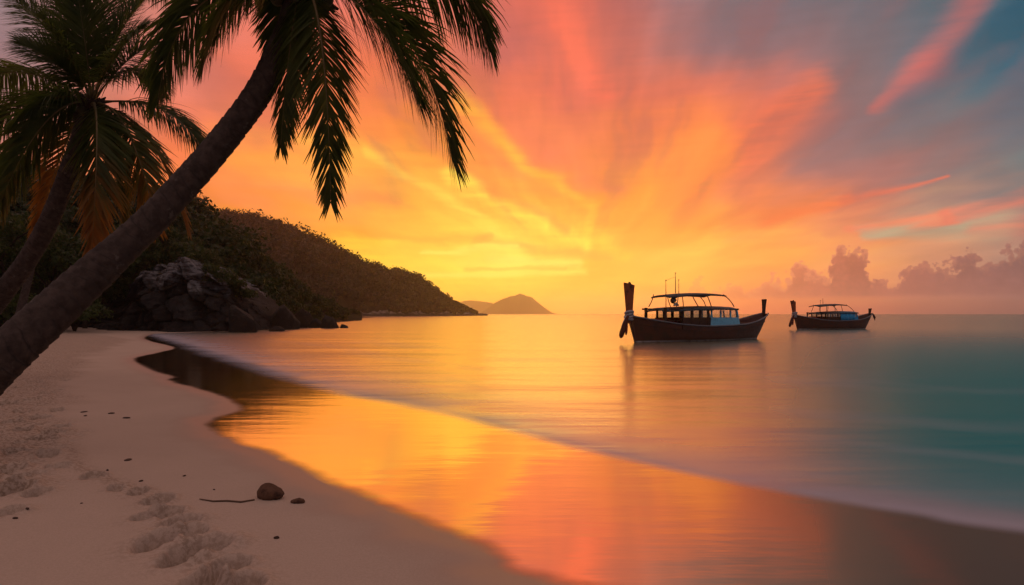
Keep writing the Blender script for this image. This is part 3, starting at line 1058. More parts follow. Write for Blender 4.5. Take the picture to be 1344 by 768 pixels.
# evening haze: one box of thin air round the whole place
def haze():
    mb = MB()
    mb.box((0, 0, HAZE_TOP / 2 - 2), (2 * HAZE_REACH, 2 * HAZE_REACH, HAZE_TOP + 4))
    m, g, out = new_mat('haze')
    pv = g.n('ShaderNodeVolumePrincipled')
    pv.inputs['Color'].default_value = (1.0, 0.88, 0.78, 1)
    pv.inputs['Density'].default_value = HAZE
    pv.inputs['Anisotropy'].default_value = 0.88
    m.node_tree.links.new(pv.outputs[0], out.inputs['Volume'])
    o = mb.build('haze', m)
    tag(o, 'thin warm evening haze over the bay', 'haze', kind='stuff')


haze()

# ----------------------------------------------------- rock cliff, boulders
def cliff():
    """faceted rock face at the foot of the near headland"""
    top = [(96, 425), (112, 412), (128, 404), (150, 392), (172, 372), (192, 352), (212, 345), (236, 343), (248, 341), (262, 352), (278, 362), (292, 372), (304, 388), (318, 396), (331, 410), (345, 433)]
    ns, nt = 330, 130
    s = np.linspace(0, 1, ns)
    t = np.linspace(0, 1.35, nt)
    T, S = np.meshgrid(t, s, indexing='ij')
    px = 96 + S * (345 - 96)
    dist0 = np.interp(px, [96, 150, 230, 290, 345], [56, 56.5, 56.5, 58.5, 64])
    tt = np.minimum(T, 1)
    # jittered cells, each a tilted facet
    r = np.random.default_rng(5)
    nc = 90
    cs, ct = r.uniform(0, 1, nc), r.uniform(0, 1.3, nc)
    off, gs, gt = r.uniform(-0.55, 0.75, nc), r.uniform(-3.2, 3.2, nc), r.uniform(-1.6, 1.0, nc)
    wx = S + 0.02 * (fbm(S * 30, T * 12, 3, 7) - 0.5)
    wt = T + 0.06 * (fbm(S * 30, T * 12, 3, 17) - 0.5)
    dd = np.stack([np.hypot((wx - cs[k]) * 2.3, (wt - ct[k]) * 0.9) for k in range(nc)])
    o = np.argsort(dd, axis=0)
    i0, i1 = o[0], o[1]
    d0 = np.take_along_axis(dd, i0[None], 0)[0]
    d1 = np.take_along_axis(dd, i1[None], 0)[0]
    facet = off[i0] + gs[i0] * (wx - cs[i0]) * 2.3 + gt[i0] * (wt - ct[i0])
    crack = -0.45 * np.exp(-((d1 - d0) / 0.018) ** 2)
    disp = facet * 1.7 + crack * 1.4 + 0.5 * (fbm(S * 45, T * 16, 4, 27) - 0.5)
    bulge = 1.6 * np.sin(np.clip(S, 0, 1) * PI) ** 0.6
    lean = np.where(T <= 1, 2.6 * tt ** 1.6, 2.6 + (T - 1) * 24)
    d = dist0 - bulge + lean - disp
    ztop = CAM_H + (HY - np.interp(px, [q[0] for q in top], [q[1] for q in top])) / F * 58.0
    ztop = ztop + 1.3 * (fbm(S * 11, S * 0 + 3.3, 3, 47) - 0.5) + 0.5 * (_hash(np.floor(wx * 17), np.floor(wx * 0), 3) - 0.5)
    z = -0.5 + (ztop + 0.5) * tt + 0.35 * (fbm(S * 30, T * 9, 3, 37) - 0.5) * tt - np.clip(T - 1, 0, 1) * 1.5
    x = (px - CX) / F * dist0
    V_ = np.stack([x.ravel(), d.ravel(), z.ravel()], -1)
    i = np.arange(T.size).reshape(T.shape)
    q = np.stack([i[:-1, :-1], i[:-1, 1:], i[1:, 1:], i[1:, :-1]], -1).reshape(-1, 4)
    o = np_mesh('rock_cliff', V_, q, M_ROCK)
    tag(o, 'grey cracked rock cliff rising from the water at the end of the beach', 'cliff')


cliff()


def boulder(name, label, px, py, w, h, depth, seed, mat=None, group='dark rocks at the foot of the headland', cat='rock', z0=-0.25, d=None):
    r = np.random.default_rng(seed)
    if d is None:
        d = CAM_H * F / (py - HY)
    W, H = w / F * d * 1.08, h / F * d * 1.2
    n1, n2 = 40, 24
    th = np.linspace(0, 2 * PI, n1, endpoint=False)
    ph = np.linspace(-0.5 * PI, 0.5 * PI, n2)
    PH, TH = np.meshgrid(ph, th, indexing='ij')
    u = np.stack([np.cos(PH) * np.cos(TH), np.cos(PH) * np.sin(TH), np.sin(PH)], -1)
    N = r.normal(size=(16, 3))
    N /= np.linalg.norm(N, axis=1, keepdims=True)
    hh = r.uniform(0.62, 1.0, 16)
    den = np.maximum(u @ N.T, 1e-3)
    rr = np.minimum((hh / den).min(axis=-1), 1.15)
    rr = rr * (1 + 0.16 * (fbm(TH * 2.2 + seed, PH * 3, 4, seed) - 0.5) * np.cos(PH))
    P = u * rr[..., None]
    P[..., 0] /= np.abs(P[..., 0]).max()
    P[..., 1] /= np.abs(P[..., 1]).max()
    P[..., 2] /= P[..., 2].max()
    V_ = P.reshape(-1, 3) * np.array([W / 2, depth / 2, H])
    V_[:, 2] = np.maximum(V_[:, 2], z0 - 0.3)
    i = np.arange(n1 * n2).reshape(n2, n1)
    j = np.roll(i, -1, axis=1)
    q = np.stack([i[:-1], j[:-1], j[1:], i[1:]], -1).reshape(-1, 4)
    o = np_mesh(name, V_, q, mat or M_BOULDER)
    o.location = ((px - CX) / F * d, d, 0)
    tag(o, label, cat, group)
    return o


for args in [
    (318, 436, 40, 30, 2.4, 1, 'dark rock against the right end of the grey cliff'),
    (345, 432, 34, 17, 2.6, 2, 'low dark rock just right of the cliff'),
    (372, 432, 40, 27, 3.0, 3, 'tallest dark rock in the row off the headland'),
    (398, 430, 26, 21, 2.2, 4, 'dark rock between the tallest rock and the pointed rock'),
    (362, 435, 22, 6, 1.0, 5, 'flat wet rock in front of the tallest dark rock'),
    (431, 430.5, 27, 14, 2.4, 6, 'separate dark pointed rock near the end of the row'),
    (413, 430, 18, 10, 1.8, 7, 'small dark rock left of the separate pointed rock'),
    (451, 430.5, 13, 4.5, 1.2, 8, 'smallest low rock at the seaward end of the row'),
    (350, 425, 60, 24, 6, 9, 'broad dark rock behind the row at the foot of the trees'),
    (395, 421, 60, 15, 6, 10, 'long low dark rock behind the row of rocks'),
]:
    boulder('sea_rock', args[6], *args[:6])

# --------------------------------------------------------------- jungle
def jungle_tree(px, d, h, rad, seed, label, per=3200, mat=None, size=0.16):
    x = (px - CX) / F * d
    z = zsand(x, d) - 0.1
    root = empty('jungle_tree', (x, d, z), label, 'tree', 'trees behind the beach')
    r = random.Random(seed)
    mb = MB()
    lean = (r.uniform(-.6, .6), r.uniform(-.3, .3))
    pts = [(lean[0] * (k / 6) ** 2 + 0.1 * math.sin(k * 1.3 + seed), lean[1] * k / 6, (h - rad * 0.9) * k / 6) for k in range(7)]
    mb.tube(pts, [0.05 * h * (1 - 0.09 * k) ** 2 * 0.55 for k in range(7)], 9)
    tops = []
    for k in range(7):
        a = k * 2.4 + seed
        st = Vector(pts[4 + k % 3])
        en = st + Vector((math.cos(a) * rad * 0.7, math.sin(a) * rad * 0.7, rad * (0.35 + 0.14 * (k % 4))))
        mb.tube([st, (st + en) / 2 + Vector((0, 0, 0.12 * rad)), en], [0.012 * h, 0.009 * h, 0.004 * h], 6)
        tops.append(en)
    mb.build('trunk', M_BARK, root, True)
    cs = [Vector(pts[-1]) + Vector((0, 0, rad * 0.5))] + tops + [Vector((r.gauss(0, .5) * rad, r.gauss(0, .5) * rad, h - rad * r.uniform(0.2, 1.3))) for _ in range(5)]
    cx, cy, cz = [np.array([c[i] for c in cs]) for i in range(3)]
    V_, F_ = leaf_quads(cx, cy, cz, np.array([rad * r.uniform(0.38, 0.62) for _ in cs]), per // len(cs), size, 0.8, seed)
    np_mesh('crown', V_, F_, mat or M_BROADLEAF, root)


for k, (px, d, h, rad, lab) in enumerate([
    (-170, 40, 8.5, 3.2, 'tall dark tree far left behind the palms'),
    (-70, 44, 9.0, 3.0, 'large dark tree behind the leaning trunk of the left palm'),
    (8, 48, 8.0, 3.2, 'dark broad tree at the back of the beach behind the left palm trunk'),
    (62, 52, 7.0, 3.0, 'dense tree between the left palm trunk and the hanging orange frond'),
    (112, 55, 7.4, 2.8, 'rounded tree behind the big leaning palm trunk left of the cliff'),
    (168, 60, 8.4, 2.6, 'leafy tree standing on top of the cliff left of the rock peak'),
    (214, 62, 9.4, 2.4, 'brighter green tree leaning over the top of the grey cliff'),
    (262, 63, 7.4, 2.0, 'small tree at the right shoulder of the grey cliff'),
]):
    jungle_tree(px, d, h, rad, 100 + k, lab)


def shrub(px, d, h, rad, seed, label):
    x = (px - CX) / F * d
    z = zsand(x, d) - 0.1
    root = empty('shrub', (x, d, z), label, 'shrub', 'shrubs along the back of the beach')
    mb = MB()
    r = random.Random(seed)
    for k in range(6):
        a = k * 1.05 + seed
        mb.tube([(0, 0, 0), (math.cos(a) * rad * 0.3, math.sin(a) * rad * 0.3, h * 0.45), (math.cos(a) * rad * 0.6, math.sin(a) * rad * 0.6, h * 0.8)], [0.05, 0.035, 0.015], 6)
    mb.build('stem', M_BARK, root, True)
    cs = [Vector((r.gauss(0, .45) * rad, r.gauss(0, .35) * rad, h * r.uniform(0.25, 0.8))) for _ in range(9)]
    cx, cy, cz = [np.array([c[i] for c in cs]) for i in range(3)]
    V_, F_ = leaf_quads(cx, cy, cz, np.array([rad * r.uniform(0.4, 0.6) for _ in cs]), 200, 0.13, 0.9, seed)
    V_[:, 2] = np.maximum(V_[:, 2], 0.05)
    np_mesh('foliage', V_, F_, M_BROADLEAF, root)


for k, (px, d, h, rad, lab) in enumerate([
    (-110, 38, 3.0, 2.0, 'wide shrub far left on the sand behind the palms'),
    (-30, 42, 2.8, 1.9, 'low shrub left of the thin leaning trunk'),
    (14, 45, 3.0, 2.0, 'shrub on the sand just left of the thin leaning trunk'),
    (60, 48, 3.0, 2.0, 'shrub on the sand right of the thin leaning trunk'),
    (98, 51, 3.0, 1.8, 'shrub at the left foot of the grey cliff'),
]):
    shrub(px, d, h, rad, 300 + k, lab)


# bushes rooted on the ledges of the cliff
for k, (px, py, d, w_, h_, lab) in enumerate([
    (138, 392, 58.6, 2.2, 1.7, 'bush hanging over the low left end of the grey cliff'),
    (176, 366, 60.0, 2.0, 1.8, 'bush on the cliff edge left of the rock peak'),
    (226, 344, 61.5, 2.2, 1.8, 'bush on the very top of the grey cliff'),
    (252, 352, 60.3, 1.8, 1.5, 'bush just right of the rock peak'),
    (280, 366, 59.6, 2.0, 1.5, 'bush on the sloping right edge of the cliff'),
    (309, 390, 61.5, 1.5, 1.4, 'bush low on the right end of the cliff above the dark rocks'),
]):
    p = wpt(px, py, d)
    root = empty('shrub', p, lab, 'shrub', 'bushes growing on the cliff')
    r = random.Random(500 + k)
    mb = MB()
    for q in range(5):
        a = q * 1.25 + k
        mb.tube([(0, 0.4, -0.9), (math.cos(a) * w_ * .25, math.sin(a) * .3, h_ * .3), (math.cos(a) * w_ * .5, math.sin(a) * w_ * .4, h_ * .7)], [.05, .035, .012], 6)
    mb.build('stem', M_BARK, root, True)
    cs = [Vector((r.gauss(0, .42) * w_, r.gauss(0, .3) * w_, h_ * r.uniform(-0.15, 0.75))) for _ in range(10)]
    cx, cy, cz = [np.array([c[i] for c in cs]) for i in range(3)]
    V_, F_ = leaf_quads(cx, cy, cz, np.array([w_ * r.uniform(.28, .5) for _ in cs]), 240, 0.12, 0.9, 700 + k)
    np_mesh('foliage', V_, F_, M_BROADLEAF, root)

# ------------------------------------------------------------------ palms
def palm_trunk(pts, rads, parent, ring=0.12, mat=None, base=None):
    P = smooth_line([tuple(p) for p in pts], 40)
    Rr = np.interp(np.linspace(0, 1, len(P)), np.linspace(0, 1, len(rads)), rads)
    P = np.array(P)
    seg = np.concatenate([[0], np.cumsum(np.linalg.norm(np.diff(P, axis=0), axis=1))])
    m = int(seg[-1] / 0.018)
    ss = np.linspace(0, seg[-1], m)
    Q = np.stack([np.interp(ss, seg, P[:, i]) for i in range(3)], -1)
    rr = np.interp(ss, seg, Rr)
    T = np.gradient(Q, axis=0)
    T /= np.linalg.norm(T, axis=1, keepdims=True)
    a = np.cross(T, np.array([0, 1.0, 0.0]))
    a /= np.linalg.norm(a, axis=1, keepdims=True)
    b = np.cross(a, T)
    n = 40
    th = np.linspace(0, 2 * PI, n, endpoint=False)
    TH, SS = np.meshgrid(th, ss)
    along = SS / ring + 0.45 * np.sin(TH + SS * 3) + 0.6 * (fbm(np.cos(TH) * 1.5 + SS * 0.7, np.sin(TH) * 1.5 + SS * 1.3, 3, 91) - 0.5)
    fr = along - np.floor(along)
    prof = 1 + 0.05 * fr ** 1.5 - 0.085 * np.exp(-((fr - 0.02) / 0.07) ** 2)
    prof = prof * (1 + 0.10 * (fbm(np.cos(TH) * 2 + SS * 2.1, np.sin(TH) * 2 + SS * 1.7, 4, 95) - 0.5))
    RR = rr[:, None] * prof
    V_ = Q[:, None, :] + a[:, None, :] * (np.cos(TH) * RR)[..., None] + b[:, None, :] * (np.sin(TH) * RR)[..., None]
    i = np.arange(m * n).reshape(m, n)
    j = np.roll(i, -1, axis=1)
    q = np.stack([i[:-1], j[:-1], j[1:], i[1:]], -1).reshape(-1, 4)
    V_ = V_.reshape(-1, 3)
    if base is not None:
        V_ = V_ - np.array(base)
    return np_mesh('trunk', V_, q, mat or M_TRUNK, parent, True, {'along': along.ravel()})


def frond(parent, C, tip, ctrl, seed, n=190, ll=0.62, dry0=0.0, dry1=0.15, droop=0.55, side=None, wid=0.0115, base=(0, 0, 0), ang=(68, 24), start=0.14, tw=0):
    """one feather leaf: midrib along a curve C -> tip, thin leaflets on both sides"""
    r = np.random.default_rng(seed)
    C, tip, ctrl, base = np.array(C), np.array(tip), np.array(ctrl), np.array(base)

    def bz(t):
        t = np.asarray(t)[..., None]
        return (1 - t) ** 2 * C + 2 * t * (1 - t) * ctrl + t * t * tip

    def tg(t):
        v = 2 * (1 - t) * (ctrl - C) + 2 * t * (tip - ctrl)
        return v / (np.linalg.norm(v) + 1e-9)
    L = np.linalg.norm(np.diff(bz(np.linspace(0, 1, 40)), axis=0), axis=1).sum()
    # midrib
    mb = MB()
    ts = np.linspace(0, 0.99, 22)
    mb.tube([Vector(p - base) for p in bz(ts)], [max(0.0035, 0.028 * (L / 3) * (1 - t) ** 1.3 * (1.6 if t < 0.06 else 1.0)) for t in ts], 6)
    if side is None:
        h = (tip - C) * np.array([1, 1, 0])
        if np.linalg.norm(h) < 0.15 * np.linalg.norm(tip - C):
            h = np.array([0, 1.0, 0])
        side = np.cross(h / np.linalg.norm(h), np.array([0, 0, 1.0]))
    side = np.array(side, float)
    if tw:
        Tm = (tip - C) / np.linalg.norm(tip - C)
        S0 = side - Tm * np.dot(side, Tm)
        S0 /= np.linalg.norm(S0)
        side = S0 * math.cos(math.radians(tw)) + np.cross(S0, Tm) * math.sin(math.radians(tw))
    Vs, Fs, Dr = [], [], []
    nv = 0
    K = 5
    grav = np.array([0, 0, -1.0])
    for k in range(n):
        t = start + (0.992 - start) * (k + r.uniform(-0.2, 0.2)) / (n - 1)
        t = min(max(t, start), 0.995)
        T = tg(t)
        S = side - T * np.dot(side, T)
        S /= np.linalg.norm(S) + 1e-9
        Nn = np.cross(S, T)
        p0 = bz(t)
        env = (0.55 + 0.45 * min(1, (t - start) / 0.18)) * (1 - 0.62 * max(0, (t - 0.45) / 0.55) ** 1.6)
        a = math.radians(ang[0] + (ang[1] - ang[0]) * t + r.normal(0, 6))
        for sg in (-1, 1):
            if r.uniform() < 0.03:
                continue
            ln = ll * env * r.uniform(0.74, 1.12)
            d0 = sg * S * math.sin(a) + T * math.cos(a) + Nn * (0.22 + r.normal(0, 0.13))
            d0 /= np.linalg.norm(d0)
            dr = droop * r.uniform(0.75, 1.3)
            pts, ws = [], []
            p = p0.copy()
            dcur = d0.copy()
            for s in range(K + 1):
                pts.append(p.copy())
                q = s / K
                ws.append(wid * (0.55 + 1.1 * q if q < 0.35 else 0.95 * (1 - ((q - 0.35) / 0.65) ** 1.7)) + 0.0012)
                dcur = dcur + grav * dr * 0.34
                dcur /= np.linalg.norm(dcur)
                p = p + dcur * ln / K
            wv = np.cross(d0, Nn)
            wv = wv + Nn * (0.35 * sg) + r.normal(size=3) * 0.12
            dry = dry0 + (dry1 - dry0) * t + r.normal(0, 0.05)
            for s in range(K + 1):
                dseg = pts[min(s + 1, K)] - pts[max(s - 1, 0)]
                w = wv - dseg * np.dot(wv, dseg) / (np.dot(dseg, dseg) + 1e-9)
                w /= np.linalg.norm(w) + 1e-9
                Vs.append(pts[s] - w * ws[s])
                Vs.append(pts[s] + w * ws[s])
                Dr += [dry + 0.25 * (s / K) ** 2 * (0.3 + dry)] * 2
            for s in range(K):
                b = nv + 2 * s
                Fs.append((b, b + 1, b + 3, b + 2))
            nv += 2 * (K + 1)
    o = np_mesh('frond', np.array(Vs) - base, np.array(Fs), M_PALM, parent, True, {'dry': np.array(Dr)})
    mb.build('midrib', M_RIB, o, True)
    return o


def palm(label, trunk_px, trunk_r, crown_px, fronds, core_r, base, leaf, seed, ring=0.12):
    pts = [wpt(*q) for q in trunk_px]
    root = empty('palm_tree', base, label, 'palm tree', 'coconut palms')
    palm_trunk(pts, trunk_r, root, ring, base=base)
    C = np.array(wpt(*crown_px))
    B = np.array(base)
    # fibre, sheaths and young nuts in the heart of the crown
    mb = MB()
    r = random.Random(seed)
    for k in range(34):
        a = r.uniform(0, 2 * PI)
        up = r.uniform(-0.6, 0.9)
        dv = Vector((math.cos(a), math.sin(a), up)).normalized()
        s0 = Vector(C - B) + Vector((0, 0, -core_r * 0.5))
        mb.tube([s0, s0 + dv * core_r * 0.8, s0 + dv * core_r * 1.5 + Vector((0, 0, -0.12 * core_r))], [core_r * 0.30, core_r * 0.22, core_r * 0.04], 6)
    mb.build('crown_fibre', M_BARK, root, True)
    for k in range(5):
        a = k * 1.26 + seed
        nb = MB()
        c0 = Vector(C - B) + Vector((math.cos(a) * core_r * 1.05, math.sin(a) * core_r * 0.9, -core_r * (0.75 + 0.25 * (k % 2))))
        nb.tube([c0 + Vector((0, 0, 0.11 * q)) * (core_r / 0.3) for q in (-1, -.8, -.3, .3, .8, 1)], [core_r * f for f in (0.05, .2, .33, .33, .22, .06)], 10)
        nb.build('coconut', M_NUT, root, True)
    for i, fr in enumerate(fronds):
        tp, dz, cp, cdz = fr[0], fr[1], fr[2], fr[3]
        kw = dict(fr[4]) if len(fr) > 4 else {}
        d0 = crown_px[2]
        tip = wpt(tp[0], tp[1], d0 + dz)
        ct = wpt(cp[0], cp[1], d0 + cdz)
        kw.setdefault('ll', leaf)
        start = C + (np.array(ct) - C) * 0.06
        frond(root, start, tip, ct, seed * 50 + i, base=B, **kw)
    return root


M_NUT = pbr('coconut_shell', (0.05, 0.05, 0.02), 0.6, 0.4, 0.3, 5)

b1 = wpt(-118, 590, 6.7)
palm('large coconut palm whose thick trunk leans across the left of the picture',
     [(-150, 620, 6.6), (-118, 588, 6.7), (0, 473, 7.0), (130, 353, 7.6), (219, 268, 8.0), (323, 146, 8.4), (372, 56, 8.6), (396, -12, 8.7)],
     [0.27, 0.25, 0.235, 0.21, 0.178, 0.165, 0.158, 0.152, 0.16],
     (398, -22, 8.7),
     [
        ((594, 214), -0.4, (556, -8), -0.1, {'droop': 0.5, 'tw': 42, 'll': 1.08}),
        ((642, 66), 0.6, (600, -92), 0.6, {'droop': 0.8, 'tw': 25, 'll': 1.05}),
        ((434, 268), -0.5, (430, 0), -0.9, {'droop': 0.30, 'll': 0.72, 'side': (1, 0.25, 0)}),
        ((368, 194), -0.2, (382, 10), -0.6, {'droop': 0.35, 'll': 0.62, 'side': (1, -0.3, 0)}),
        ((206, 138), 0.1, (230, -46), 0.0, {'droop': 0.7, 'll': 0.85, 'tw': -20}),
        ((196, -22), 0.8, (262, -130), 0.6, {'droop': 0.85, 'll': 0.95, 'tw': -20}),
        ((268, 84), -0.9, (300, -44), -0.9, {'droop': 0.7, 'll': 0.8, 'tw': -25}),
        ((548, 132), -1.3, (492, -20), -1.2, {'droop': 0.5, 'll': 1.0, 'tw': 50}),
        ((356, 96), 0.6, (370, -40), 1.0, {'droop': 0.5, 'll': 0.6}),
        ((520, -40), 1.8, (470, -170), 1.2, {'droop': 0.8}),
        ((330, -150), 1.0, (380, -190), 0.5, {'droop': 0.7}),
        ((440, -260), -0.6, (400, -180), -0.2, {'droop': 0.5}),
        ((600, -120), -0.8, (500, -190), -0.5, {'droop': 0.8}),
        ((240, -160), -0.6, (320, -180), -0.5, {'droop': 0.8}),
     ], 0.30, b1, 0.85, 1, 0.13)

b2 = wpt(-66, 478, 14.6)
palm('smaller coconut palm with orange hanging fronds behind the leaning trunk',
     [(-86, 500, 14.8), (-66, 478, 14.6), (-2, 392, 14.4), (38, 338, 14.3), (70, 278, 14.1), (96, 208, 14.0), (116, 150, 14.0)],
     [0.25, 0.22, 0.20, 0.185, 0.175, 0.165, 0.16],
     (121, 136, 14.0),
     [
        ((12, -6), 0.8, (92, 54), 0.3, {'tw': 60, 'droop': 0.25}),
        ((66, -34), 1.2, (108, 46), 0.5, {'tw': 55, 'droop': 0.2}),
        ((152, -44), 0.4, (124, 40), 0.3, {'side': (1, 0.2, 0), 'droop': 0.2, 'll': 1.0}),
        ((232, 62), 0.6, (182, 44), 0.4, {'droop': 0.5, 'tw': -40}),
        ((272, 208), 0.2, (232, 120), 0.2, {'droop': 0.6, 'll': 0.95, 'tw': -25}),
        ((246, 304), 0.4, (206, 150), 0.6, {'droop': 0.45, 'll': 0.8, 'dry0': 0.1, 'dry1': 0.7}),
        ((206, 300), -0.7, (172, 130), -0.9, {'droop': 0.35, 'dry0': -0.05, 'dry1': 0.6, 'll': 0.95, 'side': (1, 0.1, -0.35), 'wid': 0.022, 'n': 120}),
        ((120, 338), -0.9, (134, 138), -1.6, {'droop': 0.22, 'dry0': -0.25, 'dry1': 0.8, 'll': 1.0, 'side': (1, 0.0, 0), 'n': 135, 'wid': 0.025999999999999995, 'ang': (62, 26)}),
        ((-8, 286), -0.9, (56, 118), -1.3, {'droop': 0.5, 'dry0': -0.05, 'dry1': 0.4, 'll': 1.1, 'n': 130, 'wid': 0.024, 'tw': -40}),
        ((-52, 200), 0.0, (40, 106), -0.2, {'droop': 0.7, 'll': 1.0, 'tw': -20}),
        ((-60, 118), 0.6, (30, 66), 0.3, {'droop': 0.7, 'll': 0.95, 'tw': -20}),
        ((46, 308), 0.6, (92, 150), 0.8, {'droop': 0.3, 'dry0': 0.1, 'dry1': 0.85, 'll': 0.8}),
        ((100, -20), -0.5, (112, 50), -0.5, {'side': (1, 0.3, 0.2), 'droop': 0.2, 'll': 0.9}),
        ((30, 60), -0.8, (80, 76), -0.6, {'tw': 50, 'droop': 0.4}),
        ((190, 0), -0.2, (146, 44), -0.4, {'tw': -60, 'droop': 0.25}),
        ((20, 160), -1.4, (70, 110), -1.2, {'droop': 0.6, 'll': 1.0, 'tw': -20}),
        ((162, 300), 0.6, (146, 150), 0.8, {'droop': 0.4, 'dry1': 0.4}),
        ((186, 36), -1.3, (150, 60), -0.7, {'droop': 0.4, 'tw': -50}),
        ((60, 30), -1.4, (90, 60), -0.8, {'droop': 0.4, 'tw': 50}),
        ((210, 120), 1.4, (170, 60), 1.0, {'droop': 0.6}),
     ], 0.30, b2, 0.9, 2, 0.12)

# a third, thin young palm deep in the shade
b3 = wpt(24, 424, 40)
pt = empty('tree_stump', b3, 'thin bare trunk leaning in the shade behind the left palm', 'bare trunk')
palm_trunk([wpt(22, 434, 40), wpt(24, 424, 40), wpt(30, 396, 40.2), wpt(40, 356, 40.4), wpt(46, 330, 40.5)], [0.32, 0.26, 0.22, 0.18, 0.14], pt, 0.3, base=b3)


# ------------------------------------------------------------------ boats
M_HULL = pbr('hull_wood', (0.066, 0.016, 0.009), 0.5, 0.4, 0.3, 3, bump=0.006, bscale=9, dark=(0.03, 0.012, 0.008), dscale=1.2)
M_PROW = pbr('prow_wood', (0.32, 0.065, 0.018), 0.45, 0.4, 0.25, 4, dark=(0.08, 0.02, 0.01))
M_RAIL = pbr('rail_paint', (0.16, 0.17, 0.19), 0.5, 0.4, 0.2, 5)
M_WHITE = pbr('white_paint', (0.62, 0.62, 0.60), 0.5, 0.4, 0.1, 6, dark=(0.3, 0.28, 0.25))
M_BLUE = pbr('blue_paint', (0.22, 0.66, 0.95), 0.5, 0.4, 0.15, 3, dark=(0.14, 0.46, 0.68))
M_BLUE2 = pbr('strong_blue_paint', (0.02, 0.45, 0.9), 0.5, 0.4, 0.15, 3)
M_ROOF = pbr('roof_paint', (0.055, 0.085, 0.105), 0.55, 0.4, 0.2, 3)
M_AWN = pbr('awning_cloth', (0.055, 0.075, 0.085), 0.8, 0.2, 0.25, 5)
M_DARKW = pbr('dark_wood', (0.05, 0.022, 0.014), 0.6, 0.3, 0.3, 5)
M_DECK = pbr('deck_wood', (0.16, 0.075, 0.05), 0.7, 0.3, 0.25, 4)
M_METAL = pbr('dull_metal', (0.12, 0.10, 0.09), 0.4, 0.5, 0.1, 8, metal=0.6)
M_CLOTH = pbr('white_cloth', (0.42, 0.42, 0.46), 0.9, 0.1, 0.2, 9)
M_SASH = pbr('dark_sash', (0.10, 0.035, 0.03), 0.9, 0.1, 0.3, 9)
M_SASH2 = pbr('red_sash', (0.28, 0.05, 0.03), 0.9, 0.1, 0.3, 9)


def glass_mat():
    m, g, out = new_mat('window_glass')
    gl = g.n('ShaderNodeBsdfGlossy')
    gl.inputs['Roughness'].default_value = 0.05
    tr = g.n('ShaderNodeBsdfTransparent')
    tr.inputs[0].default_value = (0.82, 0.86, 0.88, 1)
    co = g.n('ShaderNodeTexCoord').outputs['Object']
    mx = g.n('ShaderNodeMixShader')
    g.put(mx.inputs[0], g.mr(g.noise(co, 3, 3), 0.3, 0.7, 0.08, 0.2))
    m.node_tree.links.new(tr.outputs[0], mx.inputs[1])
    m.node_tree.links.new(gl.outputs[0], mx.inputs[2])
    m.node_tree.links.new(mx.outputs[0], out.inputs[0])
    return m


M_GLASS = glass_mat()


def ip(v, tab):
    return float(np.interp(v, [q[0] for q in tab], [q[1] for q in tab]))


